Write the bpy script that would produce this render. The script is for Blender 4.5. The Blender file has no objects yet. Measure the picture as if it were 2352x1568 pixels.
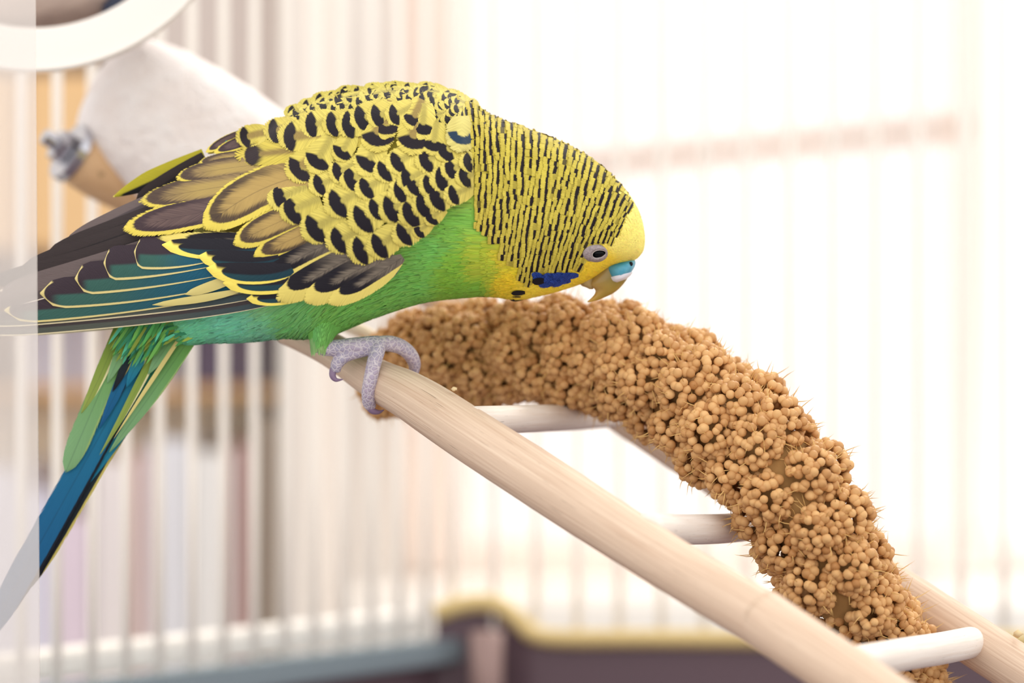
import bpy, bmesh, math, random
import numpy as np
from mathutils import Vector, Matrix
from mathutils.bvhtree import BVHTree

random.seed(7)
rng = np.random.default_rng(7)
scene = bpy.context.scene
COL = scene.collection

# ------------------------------------------------------------------ camera
W_IMG, H_IMG = 2352, 1568
LENS, SENSOR = 100.0, 36.0
F = LENS / SENSOR * W_IMG            # focal length in pixels
D = 0.50                             # camera to the plane of the bird (m)
CAMZ = 0.14                          # camera height above the table top
U = D / F                            # one pixel at the bird's plane (m)

cam = bpy.data.cameras.new('camera')
cam.lens = LENS
cam.sensor_width = SENSOR
cam.clip_start = 0.01
cam.clip_end = 60
cam_o = bpy.data.objects.new('camera', cam)
cam_o.location = (0, -D, CAMZ)
cam_o.rotation_euler = (math.radians(90), 0, 0)
COL.objects.link(cam_o)
scene.camera = cam_o
cam.dof.use_dof = True
cam.dof.focus_distance = D - 0.011
cam.dof.aperture_fstop = 10.0

# ------------------------------------------------------------------ light
world = bpy.data.worlds.new('daylight')
scene.world = world
world.use_nodes = True
bg = world.node_tree.nodes['Background']
bg.inputs['Color'].default_value = (1.0, 0.985, 0.965, 1)
bg.inputs['Strength'].default_value = 1.5

# daylight through the clear pane of the window behind the cage
sun = bpy.data.lights.new('sun_window_offscreen', 'SUN')
sun.energy = 2.4
sun.angle = math.radians(14)
sun.color = (1.0, 0.95, 0.86)
sun_o = bpy.data.objects.new('sun_window_offscreen', sun)
sun_o.rotation_euler = Vector((-0.48, -0.86, -1.0)).to_track_quat('-Z', 'Y').to_euler()
sun_o.location = (1.2, 2.1, 2.6)
COL.objects.link(sun_o)

scene.view_settings.view_transform = 'Standard'
scene.view_settings.look = 'None'
scene.view_settings.exposure = 0.0
scene.view_settings.gamma = 1.0
scene.view_settings.use_curve_mapping = False
scene.cycles.transparent_max_bounces = 24


# ------------------------------------------------------------------ helpers
def P(px, py, y=0.0):
    """point that the photo shows at (px, py), y metres behind the bird's middle plane"""
    d = D + y
    return Vector(((px - 1176) * d / F, y, CAMZ - (py - 784) * d / F))


def Q(px, py, yp=0.0):
    return P(px, py, yp * U)


def lin(c):
    return tuple((x / 255 / 12.92) if x / 255 <= 0.04045 else ((x / 255 + 0.055) / 1.055) ** 2.4 for x in c[:3]) + (1.0,)


class S:
    """a socket or a number inside a node tree, with arithmetic"""
    def __init__(s, nt, v): s.nt, s.v = nt, v
    def m(s, op, *a):
        n = s.nt.nodes.new('ShaderNodeMath'); n.operation = op
        for i, x in enumerate((s,) + a):
            x = x.v if isinstance(x, S) else x
            if isinstance(x, (int, float)): n.inputs[i].default_value = x
            else: s.nt.links.new(x, n.inputs[i])
        return S(s.nt, n.outputs[0])
    def __add__(s, o): return s.m('ADD', o)
    def __sub__(s, o): return s.m('SUBTRACT', o)
    def __mul__(s, o): return s.m('MULTIPLY', o)
    def __truediv__(s, o): return s.m('DIVIDE', o)
    def __rsub__(s, o): return S(s.nt, o).m('SUBTRACT', s)
    __radd__ = __add__
    __rmul__ = __mul__
    def gt(s, a, soft=0.03):                       # smooth step above a
        n = s.nt.nodes.new('ShaderNodeMapRange'); n.interpolation_type = 'SMOOTHSTEP'
        s.nt.links.new(s.v, n.inputs['Value'])
        for key, off in (('From Min', -soft), ('From Max', soft)):
            if isinstance(a, S): s.nt.links.new((a + off).v, n.inputs[key])
            else: n.inputs[key].default_value = a + off
        return S(s.nt, n.outputs['Result'])
    def lt(s, a, soft=0.03): return 1.0 - s.gt(a, soft)


class Mat:
    def __init__(s, name, rough=0.6, spec=0.3):
        s.m = bpy.data.materials.new(name); s.m.use_nodes = True
        s.nt = s.m.node_tree; s.b = s.nt.nodes['Principled BSDF']
        s.b.inputs['Roughness'].default_value = rough
        s.b.inputs['Specular IOR Level'].default_value = spec
        s.out = s.nt.nodes['Material Output']
    def n(s, t, **k):
        x = s.nt.nodes.new(t)
        for a, b in k.items(): setattr(x, a, b)
        return x
    def link(s, a, b): s.nt.links.new(a.v if isinstance(a, S) else a, b)
    def uv(s):
        t = s.n('ShaderNodeTexCoord'); q = s.n('ShaderNodeSeparateXYZ')
        s.link(t.outputs['UV'], q.inputs[0])
        return S(s.nt, q.outputs[0]), S(s.nt, q.outputs[1])
    def obj(s): return s.n('ShaderNodeTexCoord').outputs['Object']
    def rand(s): return S(s.nt, s.n('ShaderNodeObjectInfo').outputs['Random'])
    def vec(s, *a):
        c = s.n('ShaderNodeCombineXYZ')
        for i, x in enumerate(a):
            if isinstance(x, S): s.link(x, c.inputs[i])
            else: c.inputs[i].default_value = x
        return c.outputs[0]
    def noise(s, vec=None, scale=1.0, detail=2.0, rough=0.5):
        n = s.n('ShaderNodeTexNoise'); n.inputs['Scale'].default_value = scale
        n.inputs['Detail'].default_value = detail; n.inputs['Roughness'].default_value = rough
        if vec is not None: s.link(vec, n.inputs['Vector'])
        return S(s.nt, n.outputs[0])
    def attr(s, name):
        return s.n('ShaderNodeAttribute', attribute_name=name)
    def mix(s, f, a, b, blend='MIX'):
        n = s.n('ShaderNodeMix', data_type='RGBA', blend_type=blend)
        for sock, x in ((n.inputs[0], f), (n.inputs[6], a), (n.inputs[7], b)):
            if isinstance(x, S): s.link(x, sock)
            elif isinstance(x, (int, float)): sock.default_value = x
            elif isinstance(x, tuple): sock.default_value = x
            else: s.link(x, sock)
        return n.outputs[2]
    def color(s, x):
        if isinstance(x, tuple): s.b.inputs['Base Color'].default_value = x
        else: s.link(x, s.b.inputs['Base Color'])
    def bump(s, h, strength=0.3, dist=0.0003):
        n = s.n('ShaderNodeBump'); n.inputs['Strength'].default_value = strength
        n.inputs['Distance'].default_value = dist
        s.link(h, n.inputs['Height']); s.link(n.outputs[0], s.b.inputs['Normal'])


def plain(name, c, rough=0.6, spec=0.3, var=0.06, scale=40):
    M = Mat(name, rough, spec)
    n = M.noise(M.obj(), scale, 3)
    dark = tuple(x * (1 - 2 * var) for x in lin(c)[:3]) + (1,)
    M.color(M.mix(n, dark, lin(c)))
    return M.m


def link(name, me, mat, parent=None):
    o = bpy.data.objects.new(name, me)
    if mat is not None and not me.materials: me.materials.append(mat)
    COL.objects.link(o)
    if parent is not None: o.parent = parent
    return o


def smooth(me):
    me.polygons.foreach_set('use_smooth', [True] * len(me.polygons))


def mesh(name, verts, faces, uvs=None, cols=None, sm=True):
    me = bpy.data.meshes.new(name)
    me.from_pydata([tuple(v) for v in verts], [], faces)
    if uvs is not None:
        l = me.uv_layers.new(name='UVMap')
        vi = np.empty(len(me.loops), dtype=np.int32); me.loops.foreach_get('vertex_index', vi)
        l.data.foreach_set('uv', np.asarray(uvs, dtype=np.float32)[vi].ravel())
    if cols is not None:
        a = me.color_attributes.new('Col', 'FLOAT_COLOR', 'POINT')
        a.data.foreach_set('color', np.asarray(cols, dtype=np.float32).ravel())
    if sm: smooth(me)
    me.update()
    return me


def empty(name, loc, label=None, cat=None, group=None, kind=None):
    o = bpy.data.objects.new(name, None); o.location = loc
    o.empty_display_size = 0.01
    COL.objects.link(o)
    return tag(o, label, cat, group, kind)


def tag(o, label=None, cat=None, group=None, kind=None):
    for k, v in (('label', label), ('category', cat), ('group', group), ('kind', kind)):
        if v: o[k] = v
    return o


def catmull(pts, n):
    """n samples through the control rows (numpy array, any width)"""
    p = np.asarray(pts, float)
    k = len(p)
    t = np.linspace(0, k - 1, n)
    i = np.clip(t.astype(int), 0, k - 2); f = (t - i)[:, None]
    a = p[np.clip(i - 1, 0, k - 1)]; b = p[i]; c = p[i + 1]; d = p[np.clip(i + 2, 0, k - 1)]
    return 0.5 * ((2 * b) + (c - a) * f + (2 * a - 5 * b + 4 * c - d) * f ** 2 + (3 * b - a - 3 * c + d) * f ** 3)


def tube(path, radii, sides=16, caps=True, wob=0.0, round_end=False):
    """path: list of Vector, radii: list; returns verts, faces, uvs"""
    pts = [Vector(p) for p in path]; n = len(pts)
    V, Fc, UV = [], [], []
    up = Vector((0, 0, 1)); prev = None; dist = 0
    for i, p in enumerate(pts):
        t = (pts[min(i + 1, n - 1)] - pts[max(i - 1, 0)]).normalized()
        if prev is None:
            a = t.cross(up)
            if a.length < 1e-4: a = t.cross(Vector((1, 0, 0)))
        else:
            a = prev - t * prev.dot(t)
        a.normalize(); prev = a; b = t.cross(a)
        if i: dist += (p - pts[i - 1]).length
        for j in range(sides):
            th = 2 * math.pi * j / sides
            r = radii[i] * (1 + wob * math.sin(3 * th + dist * 90) * math.sin(dist * 130 + 1))
            V.append(p + a * (math.cos(th) * r) + b * (math.sin(th) * r))
            UV.append((j / sides, dist))
    for i in range(n - 1):
        for j in range(sides):
            k = (j + 1) % sides
            Fc.append((i * sides + j, i * sides + k, (i + 1) * sides + k, (i + 1) * sides + j))
    if caps:
        Fc.append(tuple(reversed(range(sides)))); Fc.append(tuple(range((n - 1) * sides, n * sides)))
    return V, Fc, UV


def box_mesh(name, lo, hi, bevel=0.0):
    bm = bmesh.new(); bmesh.ops.create_cube(bm, size=1)
    for v in bm.verts:
        v.co = Vector([(lo[i] + hi[i]) / 2 + v.co[i] * (hi[i] - lo[i]) for i in range(3)])
    if bevel: bmesh.ops.bevel(bm, geom=bm.edges[:], offset=bevel, segments=2, affect='EDGES')
    me = bpy.data.meshes.new(name); bm.to_mesh(me); bm.free()
    return me


def tps(ctrl):
    c = np.asarray(ctrl, float); xy = c[:, :2] / 1000; z = c[:, 2]; n = len(c)
    def K(r2): return np.where(r2 > 0, r2 * np.log(np.maximum(r2, 1e-12)), 0)
    r2 = ((xy[:, None] - xy[None]) ** 2).sum(-1)
    A = np.zeros((n + 3, n + 3)); A[:n, :n] = K(r2) + np.eye(n) * 1e-3
    A[:n, n] = 1; A[:n, n + 1:] = xy; A[n, :n] = 1; A[n + 1:, :n] = xy.T
    w = np.linalg.solve(A, np.concatenate([z, np.zeros(3)]))
    def f(x, y):
        q = np.array([x, y]) / 1000
        return float(w[:n] @ K(((xy - q) ** 2).sum(1)) + w[n] + w[n + 1] * q[0] + w[n + 2] * q[1])
    return f


def idw(ctrl, power=3.0):
    c = np.asarray(ctrl, float)
    def f(x, y):
        d2 = (c[:, 0] - x) ** 2 + (c[:, 1] - y) ** 2 + 60
        w = d2 ** (-power / 2)
        return (w[:, None] * c[:, 2:]).sum(0) / w.sum()
    return f


# ================================================================== SETTING
TABLE_Z = 0.0
m_wall = plain('wall_paint', (248, 242, 235), 0.9, 0.1, 0.02, 6)
m_white = plain('white_gloss_paint', (250, 246, 240), 0.45, 0.3, 0.01, 8)
m_table = plain('dark_table_lacquer', (92, 74, 76), 0.4, 0.4, 0.08, 12)
m_floor = plain('floor_carpet', (150, 135, 122), 0.95, 0.1, 0.1, 30)

WALL_Y = 0.85                        # inner face of the wall behind the cage
def at(px, py, y): return P(px, py, y)

WX0, WX1 = P(905, 0, WALL_Y).x, P(4300, 0, WALL_Y).x
WZ0, WZ1 = P(0, 1345, WALL_Y).z, 1.40
walls = [(-1.15, WX0, -0.74, 1.7), (WX1, WX1 + 0.5, -0.74, 1.7), (WX0, WX1, -0.74, WZ0), (WX0, WX1, WZ1, 1.7)]
bm = bmesh.new()
for x0, x1, z0, z1 in walls:
    r = bmesh.ops.create_cube(bm, size=1)['verts']
    for v in r:
        v.co = Vector(((x0 + x1) / 2 + v.co.x * (x1 - x0), WALL_Y + 0.06 + v.co.y * 0.12, (z0 + z1) / 2 + v.co.z * (z1 - z0)))
me = bpy.data.meshes.new('wall_back'); bm.to_mesh(me); bm.free()
tag(link('wall_back', me, m_wall), kind='structure')
tag(link('floor', box_mesh('floor', (-1.15, -1.2, -0.76), (WX1 + 0.5, WALL_Y + 0.12, -0.74)), m_floor), kind='structure')

# window: frame, sash rail, glazing, sill
win = empty('window_1', (WX0, WALL_Y + 0.06, WZ0), kind='structure')
m_frame = plain('window_frame_paint', (252, 240, 232), 0.5, 0.3, 0.01, 8)
def wpart(name, x0, x1, z0, z1, y0, y1, mat=m_frame, bev=0.003):
    o = link(name, box_mesh(name, (x0, y0, z0), (x1, y1, z1), bev), mat, win)
    o.matrix_parent_inverse = Matrix.Translation(-win.location)
    return o
wpart('frame', WX0, WX0 + 0.035, WZ0, WZ1, WALL_Y + .03, WALL_Y + .08)
wpart('frame', WX1 - 0.035, WX1, WZ0, WZ1, WALL_Y + .03, WALL_Y + .08)
wpart('frame', WX0 + .0352, WX1 - .0352, WZ1 - 0.035, WZ1, WALL_Y + .03, WALL_Y + .08)
wpart('frame', WX0 + .0352, WX1 - .0352, WZ0 + .0012, WZ0 + 0.02, WALL_Y + .03, WALL_Y + .08)
xm = P(2215, 0, WALL_Y).x
wpart('mullion', xm, xm + 0.02, WZ0 + .02, WZ1 - .035, WALL_Y + .035, WALL_Y + .07)
mg = Mat('window_glass', 0.02, 0.2)
tr = mg.n('ShaderNodeBsdfTransparent'); mx = mg.n('ShaderNodeMixShader'); mx.inputs[0].default_value = 0.05
mg.link(tr.outputs[0], mx.inputs[1]); mg.link(mg.b.outputs[0], mx.inputs[2]); mg.link(mx.outputs[0], mg.out.inputs[0])
wpart('pane', WX0 + .035, xm, WZ0 + .02, WZ1 - .035, WALL_Y + .05, WALL_Y + .054, mg.m, 0)
wpart('pane', xm + .02, WX1 - .035, WZ0 + .02, WZ1 - .035, WALL_Y + .05, WALL_Y + .054, mg.m, 0)
wpart('sill', WX0 - .02, WX1 + .02, WZ0 - .03, WZ0 + .001, WALL_Y - .09, WALL_Y + .0295, m_white, 0.0005)

# sheer curtain hanging before the glass, with a woven band across it
mc = Mat('sheer_curtain_cloth', 0.9, 0.0)
mc.color(lin((253, 243, 236)))
trl = mc.n('ShaderNodeBsdfTranslucent'); trl.inputs[0].default_value = lin((254, 246, 240))
trn = mc.n('ShaderNodeBsdfTransparent')
m1 = mc.n('ShaderNodeMixShader'); m1.inputs[0].default_value = 0.5
m2 = mc.n('ShaderNodeMixShader'); m2.inputs[0].default_value = 0.45
mc.link(mc.b.outputs[0], m1.inputs[1]); mc.link(trl.outputs[0], m1.inputs[2])
mc.link(m1.outputs[0], m2.inputs[1]); mc.link(trn.outputs[0], m2.inputs[2]); mc.link(m2.outputs[0], mc.out.inputs[0])
cx0, cx1 = P(1040, 0, WALL_Y - .02).x, P(2215, 0, WALL_Y - .02).x
V, Fc = [], []
nx = 160
for j in range(3):
    z = [WZ0 + .004, 0.2, WZ1 + 0.03][j]
    for i in range(nx + 1):
        x = cx0 + (cx1 - cx0) * i / nx
        V.append((x, WALL_Y - .022 + .007 * math.sin(i * .62) + .003 * math.sin(i * 1.7 + 1), z))
for j in range(2):
    for i in range(nx):
        a = j * (nx + 1) + i; Fc.append((a, a + 1, a + nx + 2, a + nx + 1))
cur = link('sheer_curtain', mesh('sheer_curtain', V, Fc), mc.m)
tag(cur, 'sheer white curtain hanging in front of the bright window', 'curtain')
band = plain('curtain_band_cloth', (236, 216, 202), 0.9, 0.05, 0.02, 8)
V, Fc = [], []
for i in range(nx + 1):
    f = i / nx; x = cx0 + (cx1 - cx0) * f
    zc = P(0, 415 - 115 * f, WALL_Y).z
    y = WALL_Y - .025 + .007 * math.sin(i * .62) + .003 * math.sin(i * 1.7 + 1)
    V += [(x, y, zc - .0045), (x, y, zc + .0045)]
for i in range(nx):
    Fc.append((2 * i, 2 * i + 2, 2 * i + 3, 2 * i + 1))
link('trim_band', mesh('trim_band', V, Fc), band, cur)

# table that carries the cage
tb = empty('table', (0.05, 0.1, -0.74), 'dark lacquered table that the bird cage stands on', 'table')
def tpart(name, lo, hi, bev=0.003):
    o = link(name, box_mesh(name, lo, hi, bev), m_table, tb)
    o.matrix_parent_inverse = Matrix.Translation(-tb.location)
tpart('table_top', (-0.45, -0.28, -0.03), (0.62, 0.50, 0.0))
for x in (-0.42, 0.55):
    for y in (-0.25, 0.43):
        tpart('leg', (x, y, -0.74), (x + .045, y + .045, -0.03))

# ================================================================== BACKGROUND FURNITURE (seen through the bars)
m_oak = plain('honey_oak', (246, 204, 150), 0.55, 0.3, 0.06, 10)
m_taupe = plain('taupe_panel', (214, 200, 192), 0.8, 0.2, 0.04, 8)
m_cream = plain('cream_paint', (250, 240, 222), 0.7, 0.2, 0.02, 8)
BY = 0.55                            # front of the bookcase
def bx(px): return P(px, 0, BY).x
def bz(py): return P(0, py, BY).z
bk = empty('bookcase', (bx(300), BY, -0.74), 'cream and oak bookcase with dark back panel standing behind the cage bars', 'bookcase')
def bpart(name, x0, x1, z0, z1, y0, y1, mat):
    o = link(name, box_mesh(name, (x0, y0, z0), (x1, y1, z1), 0.002), mat, bk)
    o.matrix_parent_inverse = Matrix.Translation(-bk.location)
    return o
bpart('side_panel', bx(640), bx(690), -0.74, bz(-500), BY, BY + .2, plain('light_greige_panel', (238, 229, 220), .8, .2, .03, 8))
bpart('side_panel', bx(-560), bx(-500), -0.74, bz(-500), BY, BY + .2, m_oak)
bpart('back_panel', bx(-560), bx(690), -0.74, bz(-500), BY + .2, BY + .21, m_taupe)
bpart('shelf', bx(-500), bx(640), bz(925), bz(895), BY + .075, BY + .2, m_oak)
bpart('shelf', bx(-500), bx(640), bz(1640), bz(1600), BY, BY + .2, m_cream)
bpart('shelf', bx(-500), bx(640), bz(-360), bz(-400), BY, BY + .2, m_cream)
bpart('door', bx(20), bx(330), bz(570), bz(150), BY + .03, BY + .045, m_oak)
bpart('door', bx(-300), bx(10), bz(570), bz(150), BY + .03, BY + .045, m_oak)
bpart('door', bx(338), bx(636), bz(572), bz(-360), BY + .02, BY + .035, m_taupe)
def book(x0, x1, top, bottom, c, label, dy=.012, group='books on the bookcase shelves'):
    t = empty('book', (bx((x0 + x1) / 2), BY + dy + .05, bz(bottom)), label, 'book', group)
    z0, z1 = bz(bottom), bz(top); a, b = bx(x0), bx(x1); y0, y1 = BY + dy, BY + dy + .1
    mt = plain('book_cloth', c, 0.7, 0.2, 0.03, 20)
    for nm, lo, hi, mm in (('cover', (a, y0, z0), (a + .0012, y1, z1), mt), ('cover', (b - .0012, y0, z0), (b, y1, z1), mt),
                           ('spine', (a, y0 - .0012, z0), (b, y0, z1), mt),
                           ('page_block', (a + .0012, y0, z0 + .002), (b - .0012, y1 - .002, z1 - .002), m_cream)):
        o = link(nm, box_mesh(nm, lo, hi), mm, t); o.matrix_parent_inverse = Matrix.Translation(-t.location)
low = [(-60, 20, 1080, (236, 232, 244), 'pale lavender book at the outer end of the lower shelf row'),
       (22, 110, 1130, (230, 226, 240), 'grey lavender short book beside the pale lavender book'),
       (112, 200, 1190, (238, 220, 232), 'mauve pink book, shortest on the lower shelf'),
       (205, 292, 1060, (246, 236, 234), 'wide off white book beside the shortest mauve book'),
       (296, 330, 1040, (222, 186, 178), 'thin dusty rose book between two white books'),
       (334, 430, 1010, (238, 236, 240), 'white book beside the thin dusty rose book'),
       (434, 520, 1040, (248, 244, 240), 'second white book, next to a reddish brown book'),
       (524, 578, 1020, (190, 156, 150), 'reddish brown book near the pale side panel'),
       (582, 636, 960, (160, 144, 128), 'tall brown book against the pale side panel')]
for x0, x1, top, c, lab in low: book(x0, x1, top, 1600, c, lab)
mid = [(-40, 60, 600, (225, 222, 236), 'pale lilac book lying upright on the oak shelf end'),
       (66, 150, 640, (214, 208, 220), 'lavender grey book on the oak shelf'),
       (156, 260, 700, (236, 222, 206), 'short sand coloured book on the oak shelf'),
       (266, 350, 620, (232, 226, 232), 'off white book on the oak shelf'),
       (380, 470, 600, (120, 108, 130), 'dark purple book on the oak shelf'),
       (476, 560, 640, (128, 116, 132), 'dusky violet book on the oak shelf')]
for x0, x1, top, c, lab in mid: book(x0, x1, top, 895, c, lab, .085)
# white storage boxes standing behind the books, seen as the bright strip under the oak shelf
for x0, x1, lab in ((-480, -80, 'cream storage box behind the pale lavender book end of the row'), (-70, 250, 'cream storage box behind the mauve and lavender books'), (256, 560, 'cream storage box behind the white and dusty rose books')):
    o = link('storage_box', box_mesh('storage_box', (bx(x0), BY + .116, bz(1600)), (bx(x1), BY + .195, bz(930)), .003), m_cream)
    tag(o, lab, 'box', 'cream boxes behind the books')

# ================================================================== CAGE
# two far walls of the cage meet at a corner behind the bird
def wl(t): return -.1116 + .1018 * t, .12 + .124 * t            # left wall (x, y), t = 0 .. 0.945
CORNER = wl(.945)
cage = empty('bird_cage', (CORNER[0], CORNER[1], TABLE_Z), 'cream wire bird cage with dark plum tray and clear plastic strip', 'cage')
m_wire = plain('cream_enamelled_wire', (253, 246, 236), 0.35, 0.5, 0.01, 30)
m_tray = plain('plum_plastic_tray', (104, 84, 92), 0.45, 0.4, 0.05, 20)
m_rim = plain('grey_tray_rim', (132, 146, 154), 0.35, 0.5, 0.03, 20)
m_gold = plain('pale_gold_plastic_edge', (222, 196, 136), 0.45, 0.4, 0.05, 30)
def cpart(name, me, mat):
    o = link(name, me, mat, cage); o.matrix_parent_inverse = Matrix.Translation(-cage.location); return o
def beam(name, a, b, z0, z1, th, mat, bev=0.0008):
    """upright plank from a to b (xy), th thick to the far side"""
    a, b = Vector(a), Vector(b); d = (b - a); L = d.length
    me = box_mesh(name, (0, 0, z0), (L, th, z1), bev)
    me.transform(Matrix.Translation((a.x, a.y, 0)) @ Matrix.Rotation(math.atan2(d.y, d.x), 4, 'Z'))
    return cpart(name, me, mat)
RIM_Z = CAMZ - 0.0768
wire_me = None
def wire(x, y, z0=RIM_Z - .004, r=.00115):
    global wire_me
    if wire_me is None:
        v, f, u = tube([(0, 0, i * .05) for i in range(7)], [r] * 7, 10)
        wire_me = mesh('wire', v, f, u)
    o = cpart('bar', wire_me, m_wire); o.location = (x, y, z0)
for k in range(-9, 10):
    x, y = wl(.3616 + .0648 * k); wire(x, y)
RW_END = Vector((.20, .21))
c2 = Vector(CORNER); dr = (RW_END - c2); nb = int(dr.length / .0104)
for k in range(1, nb + 1):
    p = c2 + dr * (k / nb); wire(p.x, p.y, RIM_Z - .02)
L0 = Vector(wl(-.35)); nrm = Vector((-.124, .1018)).normalized()
bm_off = nrm * .0012
beam('tray_wall', L0 + nrm * .002, c2 + nrm * .002, TABLE_Z, RIM_Z - .004, .004, m_tray)
beam('tray_rim', L0 - nrm * .004, c2 - nrm * .004, RIM_Z - .006, RIM_Z, .010, m_rim)
beam('ledge', L0 + nrm * .010, c2 + nrm * .010, RIM_Z, RIM_Z + .0062, .010, m_white)
rdir = dr.normalized(); rn = Vector((-rdir.y, rdir.x))
beam('tray_wall', c2 + rn * .002, RW_END + rn * .002, TABLE_Z, RIM_Z - .006, .004, m_tray)
# moulded pale edge of the tray: high round the corner, dipping to the open side
edge = [(1000, 1408, .735), (1050, 1392, .735), (1100, 1384, .735), (1150, 1392, .734), (1192, 1424, .732), (1225, 1455, .730), (1290, 1466, .728), (1500, 1466, .722), (1800, 1468, .715), (2400, 1470, .70)]
e = catmull([tuple(P(a, b, c - D)) for a, b, c in edge], 60)
v, f, u = tube([Vector(q) for q in e], [.0024] * 60, 12)
cpart('moulded_edge', mesh('moulded_edge', v, f, u), m_gold)
# tray front plate under the edge
V, Fc = [], []
for q in e:
    V += [(q[0], q[1] + .0005, q[2] - .001), (q[0], q[1] + .0005, TABLE_Z + .002), (q[0], q[1] + .003, q[2] - .001), (q[0], q[1] + .003, TABLE_Z + .002)]
for i in range(len(e) - 1):
    a, b = 4 * i, 4 * i + 4
    Fc += [(a, a + 1, b + 1, b), (a + 2, b + 2, b + 3, a + 3), (a, b, b + 2, a + 2)]
cpart('tray_plate', mesh('tray_plate', V, Fc, sm=False), m_tray)
v, f, u = tube([P(1118, 1450, .226), P(1118, 1700, .226)], [.0042, .0042], 14)
cpart('tray_clip', mesh('tray_clip', v, f, u), plain('tan_clip', (168, 140, 134), .5))
# tray floor
me = bpy.data.meshes.new('tray_floor')
fl = [L0, c2, RW_END, Vector((.24, -.12)), Vector((.02, -.16))]
me.from_pydata([(p.x, p.y, TABLE_Z + .004) for p in fl] + [(p.x, p.y, TABLE_Z) for p in fl], [],
               [(4, 3, 2, 1, 0), (5, 6, 7, 8, 9)] + [(i, (i + 1) % 5, (i + 1) % 5 + 5, i + 5) for i in range(5)])
cpart('tray_floor', me, m_tray)
# milky clear plastic strip standing at the near side of the cage
mp = Mat('milky_clear_plastic', 0.25, 0.4)
mp.color(lin((236, 228, 222)))
t1 = mp.n('ShaderNodeBsdfTransparent'); x1 = mp.n('ShaderNodeMixShader'); x1.inputs[0].default_value = .36
mp.link(t1.outputs[0], x1.inputs[1]); mp.link(mp.b.outputs[0], x1.inputs[2]); mp.link(x1.outputs[0], mp.out.inputs[0])
yP = -.024
bm = bmesh.new()
q = [P(-90, -60, yP), P(80, -60, yP), P(97, 1640, yP), P(-90, 1640, yP)]
q[2].z = q[3].z = TABLE_Z + .004
vs = [bm.verts.new(p) for p in q] + [bm.verts.new(p + Vector((0, .0008, 0))) for p in q]
for ids in ((0, 1, 2, 3), (7, 6, 5, 4), (0, 4, 5, 1), (1, 5, 6, 2), (2, 6, 7, 3), (3, 7, 4, 0)):
    bm.faces.new([vs[i] for i in ids])
me = bpy.data.meshes.new('plastic_strip'); bm.to_mesh(me); bm.free()
o = cpart('plastic_strip', me, mp.m); o['label'] = 'milky clear plastic strip'

# ================================================================== THINGS HANGING IN THE CAGE
# white plastic swing hoop
def ring_mesh(c, r0, r1, y0, y1, n=96, lip=6):
    """flat band hoop facing the camera with a raised lip on its rim, pixel radii"""
    prof = [(r0, y0 + 20), (r0 + lip, y0), (r1 - 3.4 * lip, y0), (r1 - 2.4 * lip, y0 - 25), (r1 - lip, y0 - 30), (r1, y0), (r1, y1), (r0, y1)]
    V, Fc = [], []; k = len(prof)
    for i in range(n):
        th = 2 * math.pi * i / n
        for r, y in prof: V.append(Q(c[0] + r * math.cos(th), c[1] + r * math.sin(th), y))
    for i in range(n):
        for j in range(k):
            a, b = i * k + j, i * k + (j + 1) % k
            c_, d_ = ((i + 1) % n) * k + (j + 1) % k, ((i + 1) % n) * k + j
            Fc.append((a, d_, c_, b))
    return mesh('swing_hoop', V, Fc)
m_hoop = plain('white_plastic', (240, 232, 224), 0.4, 0.4, 0.01, 20)
hoop = link('swing_hoop', ring_mesh((78, -320), 384, 488, 620, 760), m_hoop)
tag(hoop, 'large white plastic swing hoop hanging from the cage top', 'swing')

# timber bar crossing behind the hoop
def wood(name, light, dark, rough=0.55, along=90.0, around=9.0, streak=0.5):
    M = Mat(name, rough, 0.25)
    a, b = M.uv()
    v = M.vec(a * around, b * along, 0.0)
    n1 = M.noise(v, 1.6, 5, .6); n2 = M.noise(M.vec(a * around * 2.2, b * along * 2.4, 3.0), 2.2, 3)
    c = M.mix((n1 - .3) * 1.6, lin(light), lin(dark))
    spot = n2.gt(.70, .02) * streak
    c = M.mix(spot, c, lin(tuple(x * .62 for x in dark)))
    M.color(c); M.bump(n1, .25, .0002)
    return M.m
m_bark = wood('grey_brown_wood', (188, 168, 156), (140, 120, 112), .7, 60, 6)
ax0, ax1 = Q(-260, 70, 900), Q(420, -75, 900)
v, f, u = tube([ax0.lerp(ax1, i / 12) for i in range(13)], [.0066 - .00002 * i for i in range(13)], 20)
tag(link('wooden_perch', mesh('wooden_perch', v, f, u), m_bark), 'grey brown wooden perch crossing behind the white hoop', 'perch')
# dark blue bead on it
bm = bmesh.new(); bmesh.ops.create_uvsphere(bm, u_segments=20, v_segments=12, radius=.0035)
for vv in bm.verts:
    vv.co.x *= 1.3
me = bpy.data.meshes.new('bead'); bm.to_mesh(me); bm.free(); smooth(me)
bead = empty('toy_bead', Q(285, 26, 840), 'dark navy toy bead hanging beside the grey brown perch', 'toy')
link('bead', me, plain('navy_plastic', (40, 48, 70), .3), bead)
v, f, u = tube([Vector((0, 0, .002)), Vector((0, .002, .02)), Vector((0, .003, .05))], [.0005] * 3, 8)
link('cord', mesh('cord', v, f, u), plain('cord_fibre', (190, 170, 150), .8), bead)

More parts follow.
